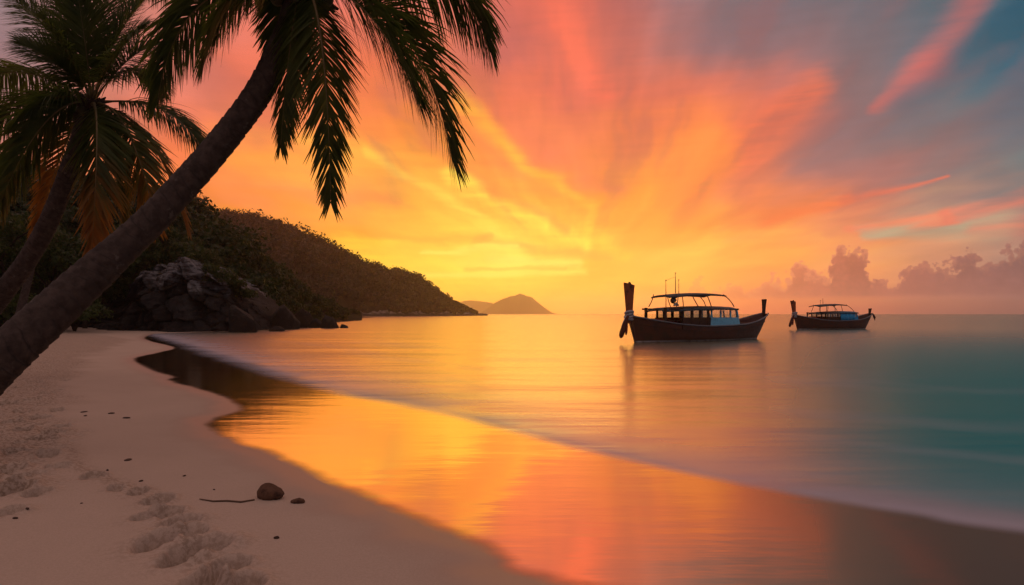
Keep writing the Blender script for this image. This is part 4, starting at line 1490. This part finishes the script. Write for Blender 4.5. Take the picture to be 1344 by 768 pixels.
def longtail(label, loc, rz, L, v):
    """bow at local x=0, stern at x=L, y<0 is the side towards the beach"""
    k = L / 11.3
    root = empty('longtail_boat', loc, label, 'boat', 'wooden longtail boats', rz)
    sheer = [(0, 1.40), (.06, 1.28), (.12, 1.16), (.25, .95), (.37, .85), (.46, .82), (.6, .84), (.74, .92), (.84, 1.08), (.92, 1.28), (1, 1.52)]
    beam = [(0, .10), (.04, .28), (.1, .52), (.2, .85), (.35, 1.12), (.5, 1.2), (.65, 1.15), (.8, .95), (.9, .70), (.96, .48), (1, .22)]
    keelx = [(0, .055), (.1, .13), (.5, .5), (.85, .82), (.93, .875), (1, .90)]
    us = np.concatenate([np.linspace(0, .1, 8), np.linspace(.13, .9, 22), np.linspace(.915, 1, 8)])

    def sect(u, vv, inset=0.0):
        zg, bm = ip(u, sheer), max(ip(u, beam) - inset, 0.02)
        zk = -0.42
        xg, xk = u * L, ip(u, keelx) * L
        q = vv
        e = ip(u, [(0, 1.2), (.15, 1.7), (.5, 2.6), (.85, 2.0), (1, 1.3)])
        yy = bm * (1 - q ** e) ** 0.75 * (1 + 0.05 * math.sin(q * PI))
        zz = zg + (zk + inset - zg) * q
        xx = xg + (xk - xg) * (q ** 0.85)
        return xx, yy, zz

    def shell(inset, top_off=0.0):
        rings = []
        for u in us:
            prof = [sect(u, q, inset) for q in np.linspace(0, 1, 13)]
            prof[0] = (prof[0][0], prof[0][1], prof[0][2] + top_off)
            ring = [Vector((x, -y, z)) for x, y, z in prof] + [Vector((x, y, z)) for x, y, z in reversed(prof[:-1])]
            rings.append(ring)
        return rings
    mb = MB()
    o_r, i_r = shell(0.0), shell(0.07)
    mb.loft(o_r, caps=False, closed=False)
    b0 = len(mb.v)
    mb.loft([list(reversed(r)) for r in i_r], caps=False, closed=False)
    n = len(o_r[0])
    for i in range(len(us) - 1):          # gunwale cap
        for (p, q) in ((0, n - 1), (n - 1, 0)):
            mb.f.append((i * n + p, (i + 1) * n + p, b0 + (i + 1) * n + q, b0 + i * n + q) if p == 0 else (i * n + p, b0 + i * n + q, b0 + (i + 1) * n + q, (i + 1) * n + p))
    for e in (0, len(us) - 1):            # close the ends
        rr = list(range(e * n, e * n + n))
        mb.f.append(tuple(rr))
    hull = mb.build('hull', M_HULL, root, True)
    # rubbing rails
    for sd in (-1, 1):
        r_ = MB()
        r_.tube([(u * L, sd * (ip(u, beam) + 0.012), ip(u, sheer) + 0.01) for u in us], 0.042, 8)
        r_.build('gunwale', M_RAIL, root, True)
    # white boot stripe at the waterline
    for sd in (-1, 1):
        s_ = MB()
        rows = []
        for zt in (0.015, 0.095):
            row = []
            for u in us:
                zg = ip(u, sheer)
                q = (zg - zt) / (zg + 0.42)
                x, y, z = sect(u, q)
                row.append(Vector((x, sd * (y + 0.012), z)))
            rows.append(row)
        s_.loft(rows if sd > 0 else rows[::-1], caps=False, closed=False)
        s_.build('waterline_stripe', M_WHITE, root, True)
    # plank strake line under the gunwale
    for sd in (-1, 1):
        s_ = MB()
        s_.tube([(sect(u, .2)[0], sd * (sect(u, .2)[1] + .01), sect(u, .2)[2]) for u in us[3:-3]], 0.022, 6)
        s_.build('strake', M_DARKW, root, True)
    d_ = MB()
    rows = [[], []]
    dz = 0.42
    for u in us[3:-3]:
        q = min(0.92, max(0.02, (ip(u, sheer) - max(dz, ip(u, sheer) - 0.55)) / (ip(u, sheer) + 0.35)))
        x, y, z = sect(u, q, 0.07)
        rows[0].append(Vector((x, -y, z)))
        rows[1].append(Vector((x, y, z)))
    d_.loft(rows[::-1], caps=False, closed=False)
    d_.build('deck', M_DECK, root)
    for u in (.80, .86, .17):
        t_ = MB()
        t_.box((u * L, 0, ip(u, sheer) - 0.16), (0.22, 2 * ip(u, beam) - 0.16, 0.045))
        t_.build('bench', M_DECK, root, bevel=0.008)
    # tall flared prow
    pw, ph = v['prow_w'], v['prow_h']
    zb = 1.25
    p_ = MB()
    rings = []
    lean = v.get('prow_lean', 0.0)
    for q, w, t in [(0, .15, .09), (.15, .16, .085), (.4, .19, .08), (.7, .26, .075), (.93, .32, .07), (1.0, .335, .066)]:
        w = w * pw
        z = zb - 0.25 + (ph + 0.25) * q
        xc = 0.10 - 0.04 * q + lean * q
        top = 0.055 * pw if q == 1.0 else 0
        rings.append([Vector((xc - w * .9, -t, z + top)), Vector((xc + w * 1.1, -t, z - top)), Vector((xc + w * 1.1, t, z - top)), Vector((xc - w * .9, t, z + top))])
    p_.loft(rings)
    prow = p_.build('prow', M_PROW, root, bevel=0.012)
    k_ = MB()
    k_.tube([(0.12 + lean, 0, zb + ph - 0.02), (0.12 + lean, 0, zb + ph + .05), (0.12 + lean, 0, zb + ph + .10)], [.10, .07, .03], 8)
    k_.build('finial', M_DARKW, prow, True)
    # cloth wound round the foot of the prow and its hanging ends
    c_ = MB()
    for j in range(4):
        zc = zb + 0.02 + j * 0.10
        rr = 0.22 + 0.03 * math.sin(j * 2.1)
        c_.tube([(0.10 + math.cos(a) * rr * 1.05, math.sin(a) * rr * .62, zc + 0.06 * math.sin(a + j)) for a in np.linspace(0, 2 * PI, 20)], 0.066, 8, caps=False)
    c_.build('prow_cloth', M_CLOTH, root, True)
    for j, (dx, ln, w, mt) in enumerate([(-.62, 1.12, .15, M_SASH), (-.20, .98, .085, M_SASH2), (-.42, .62, .075, M_CLOTH)]):
        s_ = MB()
        pts = [(-0.12 + dx * f, -0.16 - 0.1 * f + 0.05 * j, zb + 0.15 - ln * (f ** 1.25)) for f in (0, .2, .4, .6, .8, .93, 1)]
        s_.tube(pts, [w * f for f in (.5, .62, .8, .95, 1.05, .9, .35)], 9, flat=0.75)
        s_.build('sash', mt, root, True)
    # stern post
    q_ = MB()
    rings = []
    for q, w, t in [(0, .10, .06), (.35, .10, .06), (.75, .14, .06), (1, .185, .06)]:
        z = 1.40 + v['stern_h'] * q
        xc = L - 0.13 + 0.06 * q
        rings.append([Vector((xc - w, -t, z)), Vector((xc + w, -t, z + (.02 if q == 1 else 0))), Vector((xc + w, t, z + (.02 if q == 1 else 0))), Vector((xc - w, t, z))])
    q_.loft(rings)
    q_.build('stern_post', M_DARKW, root, bevel=0.01)
    if v.get('stern_sash'):
        for j, (dx, ln) in enumerate([(.55, .55), (.35, .75)]):
            s_ = MB()
            pts = [(L + dx * f, -0.1 - 0.1 * j, 1.55 - ln * f ** 1.5 + .05 * f) for f in (0, .25, .5, .75, 1)]
            s_.tube(pts, [.05, .07, .085, .08, .03], 8, flat=.75)
            s_.build('sash', M_SASH, root, True)
    # lower roof
    x0, x1 = v['roof']

    def roof(xa, xb, hw, zt, th, crown, bow_dip, stern_dip, nose, name, mat):
        m_ = MB()
        rings = []
        for f in np.linspace(0, 1, 17):
            x = xa + (xb - xa) * f
            e = 1 - bow_dip * (1 - f) ** 3 - stern_dip * f ** 4
            w = hw * (1 - nose * max(0, 0.18 - f) / 0.18 * 0.5 - nose * max(0, f - .9) / .1 * .25)
            zc = zt - bow_dip * (1 - f) ** 2.2 - stern_dip * max(0, f - 0.25) ** 2.2
            up = [Vector((x, w * c, zc - crown * abs(c) ** 2.2)) for c in np.linspace(-1, 1, 11)]
            dn = [Vector((x, w * c * .985, zc - th - crown * abs(c) ** 2.2)) for c in np.linspace(1, -1, 11)]
            rings.append(up + dn)
        m_.loft(rings)
        return m_.build(name, mat, root, False)
    roof(x0, x1, 1.22, v['roof_z'], 0.085, 0.14, 0.16, 0.12, 1.0, 'roof', M_ROOF)
    a0, a1 = v['awn']
    roof(a0, a1, 0.95, v['awn_z'], 0.07, 0.10, 0.20, 0.16, 0.6, 'awning', M_AWN)
    zr = v['roof_z'] - 0.06
    hw = 1.0
    ztop = v['roof_z'] - 0.20

    def side(x, most):
        return min(most, ip(x / L, beam) - 0.07)
    zs = v['sill']
    zd = 0.45
    # corner posts and mullions of the wheelhouse
    xs_posts = v['posts']
    for sd in (-1, 1):
        for j, (xp, w) in enumerate(xs_posts):
            p_ = MB()
            zl = ip(xp / L, sheer) - 0.12
            p_.box((xp, sd * side(xp, hw), (zl + ztop + .06) / 2), (w, 0.07, ztop + .06 - zl))
            p_.build('post', M_DARKW, root, bevel=0.008)
    # dark side boards under the windows, and header above
    for sd in (-1, 1):
        b_ = MB()
        b_.box(((v['board'][0] + v['board'][1]) / 2, sd * (hw - .012), (zs + .68) / 2), (v['board'][1] - v['board'][0], 0.05, zs - .68))
        b_.build('side_board', M_DARKW, root, bevel=0.006)
        b_ = MB()
        b_.box(((xs_posts[0][0] + v['cab'][1]) / 2, sd * (hw - .008), ztop - .015), (v['cab'][1] - xs_posts[0][0], 0.055, 0.09))
        b_.build('header_beam', M_DARKW, root, bevel=0.006)
        # panes in the dark part
        xs = [q for q in xs_posts if q[0] >= v['board'][0] - 0.05]
        for (xa, wa), (xb, wb) in zip(xs[:-1], xs[1:]):
            g_ = MB()
            g_.box(((xa + xb) / 2, sd * hw, (zs + ztop - .06) / 2), (xb - xa - (wa + wb) / 2, 0.012, ztop - .06 - zs))
            g_.build('window_pane', M_GLASS, root)
        # open part: low rails
        xr0, xr1 = xs_posts[0][0], v['board'][0]
        r_ = MB()
        for zz in (0.98, 1.16):
            r_.tube([(xr0, sd * side(xr0, hw), zz), (xr1, sd * side(xr1, hw), zz)], 0.02, 6)
        for f in (.25, .5, .75):
            xf = xr0 + (xr1 - xr0) * f
            r_.tube([(xf, sd * side(xf, hw), .75), (xf, sd * side(xf, hw), 1.16)], 0.016, 6)
        r_.build('railing', M_DARKW, root, True)
    # pale blue wheelhouse
    ca, cb = v['cab']
    mt = v['cab_mat']
    slope = 0.22
    for sd in (-1, 1):
        w_ = MB()
        za, zb2 = ip(ca / L, sheer) - 0.06, ip(cb / L, sheer) - 0.06
        vs = [Vector((ca, sd * 1.03, za)), Vector((cb + .12, sd * side(cb + .12, 1.03), zb2)), Vector((cb, sd * 1.0, zs)), Vector((ca + .06, sd * 1.03, zs))]
        vi = [p - Vector((0, sd * 0.05, 0)) for p in vs]
        w_.loft([vs, vi])
        w_.build('cabin_side', mt, root)
        mul = [ca + .10] + [ca + (cb - ca) * f for f in v['cab_mul']] + [cb - .05]
        for j, xm in enumerate(mul):
            p_ = MB()
            lean_ = -slope * .55 if j == len(mul) - 1 else 0.0
            p_.loft([[Vector((xm - .05, sd * 1.03, zs + .003)), Vector((xm + .05, sd * 1.03, zs + .003)), Vector((xm + .05, sd * .98, zs + .003)), Vector((xm - .05, sd * .98, zs + .003))],
                     [Vector((xm - .05 + lean_, sd * 1.03, ztop - .065)), Vector((xm + .05 + lean_, sd * 1.03, ztop - .065)), Vector((xm + .05 + lean_, sd * .98, ztop - .065)), Vector((xm - .05 + lean_, sd * .98, ztop - .065))]])
            p_.build('window_post', mt, root)
        for xa, xb in zip(mul[:-1], mul[1:]):
            g_ = MB()
            g_.box(((xa + xb) / 2, sd * 1.0, (zs + ztop - .06) / 2), (xb - xa - .11, 0.012, ztop - .07 - zs))
            g_.build('window_pane', M_GLASS, root)
    # end wall of the wheelhouse with its window
    e_ = MB()
    e_.box((cb + .03, 0, (0.66 + zs) / 2), (0.05, 1.78, zs - .66))
    for yy in (-.88, 0, .88):
        e_.box((cb - .04, yy, (zs + ztop - .06) / 2), (0.05, 0.08, ztop - .065 - zs), (0, -0.22, 0))
    e_.build('cabin_end', mt, root)
    # inside: bulkhead, seats, wheel stand
    i_ = MB()
    i_.box((ca - .04, .45, (.45 + zs) / 2), (0.05, 1.0, zs - .45))
    i_.build('bulkhead', M_DARKW, root)
    for xx in v['seats']:
        s_ = MB()
        s_.box((xx, 0.3, .78), (.42, 1.0, .07))
        s_.box((xx - .2, 0.3, 1.02), (.06, 1.0, .46), (0, -.12, 0))
        s_.box((xx, 0.3, .58), (.34, .9, .34))
        s_.build('passenger_seat', M_SASH2, root, bevel=0.02)
    if v.get('tarp'):
        ta, tb = v['tarp']
        t_ = MB()
        rows = []
        for f in np.linspace(0, 1, 19):
            x = ta + (tb - ta) * f
            wv = 0.03 * math.sin(f * 23) + 0.02 * math.sin(f * 51)
            rows.append([Vector((x, -1.10 + wv * .3, v['roof_z'] - .12)), Vector((x, -1.13 + wv, 1.3)), Vector((x, -1.15 + wv * 1.3, .88 + .03 * math.sin(f * 9)))])
        t_.loft(rows, caps=False, closed=False)
        to = t_.build('tarpaulin', M_BLUE2, root, True)
        so = to.modifiers.new('thickness', 'SOLIDIFY')
        so.thickness = 0.012
    # curved awning hoops
    for xa, xb, arc in v['hoops']:
        for sd in (-1, 1):
            h_ = MB()
            zt, zb_ = v['awn_z'] - .13, v['roof_z'] - .08
            pts = [(xa + (xb - xa) * f + arc * math.sin(f * PI), sd * (0.88 + .12 * f), zt + (zb_ - zt) * f) for f in np.linspace(0, 1, 9)]
            h_.tube(pts, 0.026, 6)
            h_.build('awning_hoop', M_METAL, root, True)
    for xm, y, z0, z1, rad in v['masts']:
        a_ = MB()
        a_.tube([(xm, y, z0), (xm, y, (z0 + z1) / 2), (xm - .02, y, z1)], [rad, rad * .8, rad * .4], 6)
        a_.tube([(xm, y, z1 - .06), (xm, y, z1 - .02), (xm, y, z1)], [rad * .6, rad * 1.7, rad * .6], 6)
        a_.build('mast', M_METAL, root, True)
    if v.get('lamp'):
        lx = v['lamp']
        a_ = MB()
        a_.tube([(lx, -.5, v['roof_z'] - .05), (lx + .08, -.5, v['roof_z'] + .35), (lx + .12, -.5, v['awn_z'] - .12)], .03, 6)
        a_.tube([(lx - .16, -.55, v['roof_z'] + .22), (lx - .05, -.55, v['roof_z'] + .24), (lx + .12, -.55, v['roof_z'] + .27)], [.15, .13, .05], 10)
        a_.tube([(lx - .1, -.5, v['roof_z'] + .42), (lx + .02, -.5, v['roof_z'] + .44), (lx + .2, -.5, v['roof_z'] + .42)], [.09, .12, .06], 10)
        a_.build('searchlight', M_METAL, root, True)
        w_ = MB()
        w_.tube([(lx - .1, -.62, v['roof_z'] - .02), (lx + .05, -.62, v['roof_z'] + .06), (lx + .22, -.62, v['roof_z'] - .02)], [.05, .09, .05], 8)
        w_.build('rope_coil', M_WHITE, root, True)
    # antenna wire between masts
    if len(v['masts']) > 1:
        a_ = MB()
        m0, m1 = v['masts'][0], v['masts'][1]
        a_.tube([(m0[0], m0[1], m0[3] - .05), ((m0[0] + m1[0]) / 2, (m0[1] + m1[1]) / 2, (m0[3] + m1[3]) / 2 - .12), (m1[0], m1[1], m1[3] - .25)], .006, 4)
        a_.build('wire', M_METAL, root)
    # mooring line from the bow into the water
    return root


BOAT1 = dict(prow_w=1.0, prow_h=1.80, stern_h=0.98, roof=(2.0, 7.6), roof_z=1.97, awn=(2.35, 6.75), awn_z=2.70, sill=1.30,
             posts=[(2.0, .18), (3.05, .12), (3.7, .18), (4.35, .18), (5.0, .16)], board=(3.0, 5.25), cab=(5.15, 7.55), cab_mat=M_BLUE, cab_mul=(.36, .70),
             seats=(2.6, 3.7, 4.6), hoops=[(2.75, 2.5, .06), (3.8, 4.2, -.02), (5.0, 5.25, .02), (6.4, 7.15, .12)], lamp=2.85,
             masts=[(2.0, -.75, 1.70, 3.28, .026), (3.2, -.3, 2.62, 3.72, .026), (4.0, .2, 2.62, 3.40, .020)])
BOAT2 = dict(tarp=(4.55, 6.3), prow_w=.82, prow_h=1.45, prow_lean=-.18, stern_h=.62, stern_sash=True, roof=(2.3, 7.0), roof_z=1.80, awn=(2.4, 5.7), awn_z=2.50, sill=1.22,
             posts=[(2.45, .10), (3.1, .09), (3.7, .09), (4.3, .10), (4.8, .1)], board=(3.06, 4.9), cab=(4.75, 6.8), cab_mat=M_BLUE2, cab_mul=(.35, .62, .82),
             seats=(2.8, 3.7), hoops=[(3.2, 3.05, .05), (4.0, 4.0, .02), (4.8, 4.9, .02), (5.45, 6.3, .12)],
             masts=[(2.45, -.75, 1.55, 2.78, .028), (3.3, -.2, 2.45, 2.95, .028)])
bx, by = 5.97, 35.2
longtail('larger nearer longtail boat with pale blue wheelhouse and tall red brown prow', (bx, by, 0.0), math.atan2(6.3, 9.43), 11.3, BOAT1)
longtail('smaller distant longtail boat with a strong blue panel and slim prow', (26.5, 64.2, 0.0), math.radians(20), 9.5, BOAT2)

# ------------------------------------------------- small things on the sand
M_HUSK = pbr('coconut_husk', (0.13, 0.072, 0.045), 0.9, 0.15, 0.35, 14, bump=0.01, bscale=40, dark=(0.05, 0.028, 0.02), dscale=9)
M_TWIG = pbr('dry_twig', (0.12, 0.08, 0.055), 0.85, 0.2, 0.3, 20)
M_PEB = pbr('dark_debris', (0.07, 0.045, 0.035), 0.85, 0.2, 0.35, 40)


def lump(name, label, cat, px, py, w, h, dp, seed, mat, group=None, rz=0.0, dome=False):
    x, y, z = on_sand(px, py)
    r = np.random.default_rng(seed)
    n1, n2 = 36, 22
    th = np.linspace(0, 2 * PI, n1, endpoint=False)
    ph = np.linspace(-0.5 * PI, 0.5 * PI, n2)
    PH, TH = np.meshgrid(ph, th, indexing='ij')
    u = np.stack([np.cos(PH) * np.cos(TH), np.cos(PH) * np.sin(TH), np.sin(PH)], -1)
    N = r.normal(size=(70, 3))
    N /= np.linalg.norm(N, axis=1, keepdims=True)
    rr = np.minimum((r.uniform(0.9, 1.0, 70) / np.maximum(u @ N.T, 1e-3)).min(axis=-1), 1.1)
    rr = rr * (1 + 0.22 * (fbm(np.cos(TH) * 3 + seed, np.sin(TH) * 3 + PH * 2.5, 4, seed) - 0.5))
    if dome:
        rr = 1 + 0.30 * (fbm(np.cos(TH) * 1.6 + seed, np.sin(TH) * 1.6 + PH * 1.4, 3, seed) - 0.5) + 0.05 * np.sin(TH * 11 + PH * 3)
        u = u * np.stack([1 - 0.18 * u[..., 2], 1 - 0.2 * u[..., 2], 1 + 0.25 * u[..., 0]], -1)
    P = (u * rr[..., None]).reshape(-1, 3)
    P = P / np.abs(P).max(axis=0) * np.array([w / 2, dp / 2, h / 2])
    i = np.arange(n1 * n2).reshape(n2, n1)
    j = np.roll(i, -1, axis=1)
    q = np.stack([i[:-1], j[:-1], j[1:], i[1:]], -1).reshape(-1, 4)
    o = np_mesh(name, P, q, mat, smooth=True)
    o.location = (x, y, z + h * 0.28)
    o.rotation_euler = (0, 0, rz)
    return tag(o, label, cat, group)


lump('coconut_husk', 'brown weathered coconut husk lying on the smooth sand', 'coconut husk', 355, 654, .23, .16, .17, 4, M_HUSK, rz=2.9, dome=True)
lump('husk_fragment', 'small broken husk piece right of the coconut husk', 'husk piece', 391, 660, .12, .05, .07, 9, M_HUSK, dome=True)
pts = [on_sand(px, py) for px, py in [(262, 656), (280, 659), (298, 658.5), (316, 660), (334, 657)]]
mb = MB()
o0 = Vector(pts[0])
mb.tube([Vector(p) - o0 + Vector((0, 0, .006)) for p in pts], [.004, .007, .008, .008, .006], 7)
tw = mb.build('twig', M_TWIG, None, True)
tw.location = o0
tag(tw, 'thin dry twig lying left of the coconut husk', 'twig')
deb = [
    (166, 549, .13, .035, 'larger of two dark specks near the middle of the smooth sand, on the right'),
    (146, 543, .12, .035, 'left one of two dark specks in the middle of the smooth sand'),
    (242, 625, .05, .022, 'dark speck above the footprint trail by the water side'),
    (141, 618, .05, .028, 'dark pebble at the start of the footprint trail'),
    (281, 643, .028, .016, 'tiny dark pebble above the twig'),
    (363, 707, .045, .032, 'dark round pebble alone on the lower smooth sand'),
    (185, 632, .05, .025, 'dark pebble at the top edge of the footprint trail'),
    (168, 604, .14, .022, 'flat dark seaweed scrap between the tideline and the trail'),
    (36, 668, .05, .02, 'dark fleck on the sand low at the left edge'),
    (20, 681, .045, .025, 'lowest dark fleck at the left edge of the sand'),
    (107, 661, .025, .015, 'tiny fleck on bare sand left of the footprint trail'),
    (110, 541, .15, .025, 'flat dark scrap beside the trampled sand'),
    (112, 546, .1, .022, 'thin dark scrap just below the scrap beside the trampled sand'),
]
for k, (px, py, w, h, lab) in enumerate(deb):
    lump('beach_debris', lab, 'debris', px, py, w * .85, h * .7, w * .45, 60 + k, M_PEB, 'dark scraps scattered on the sand', rz=k * .7)
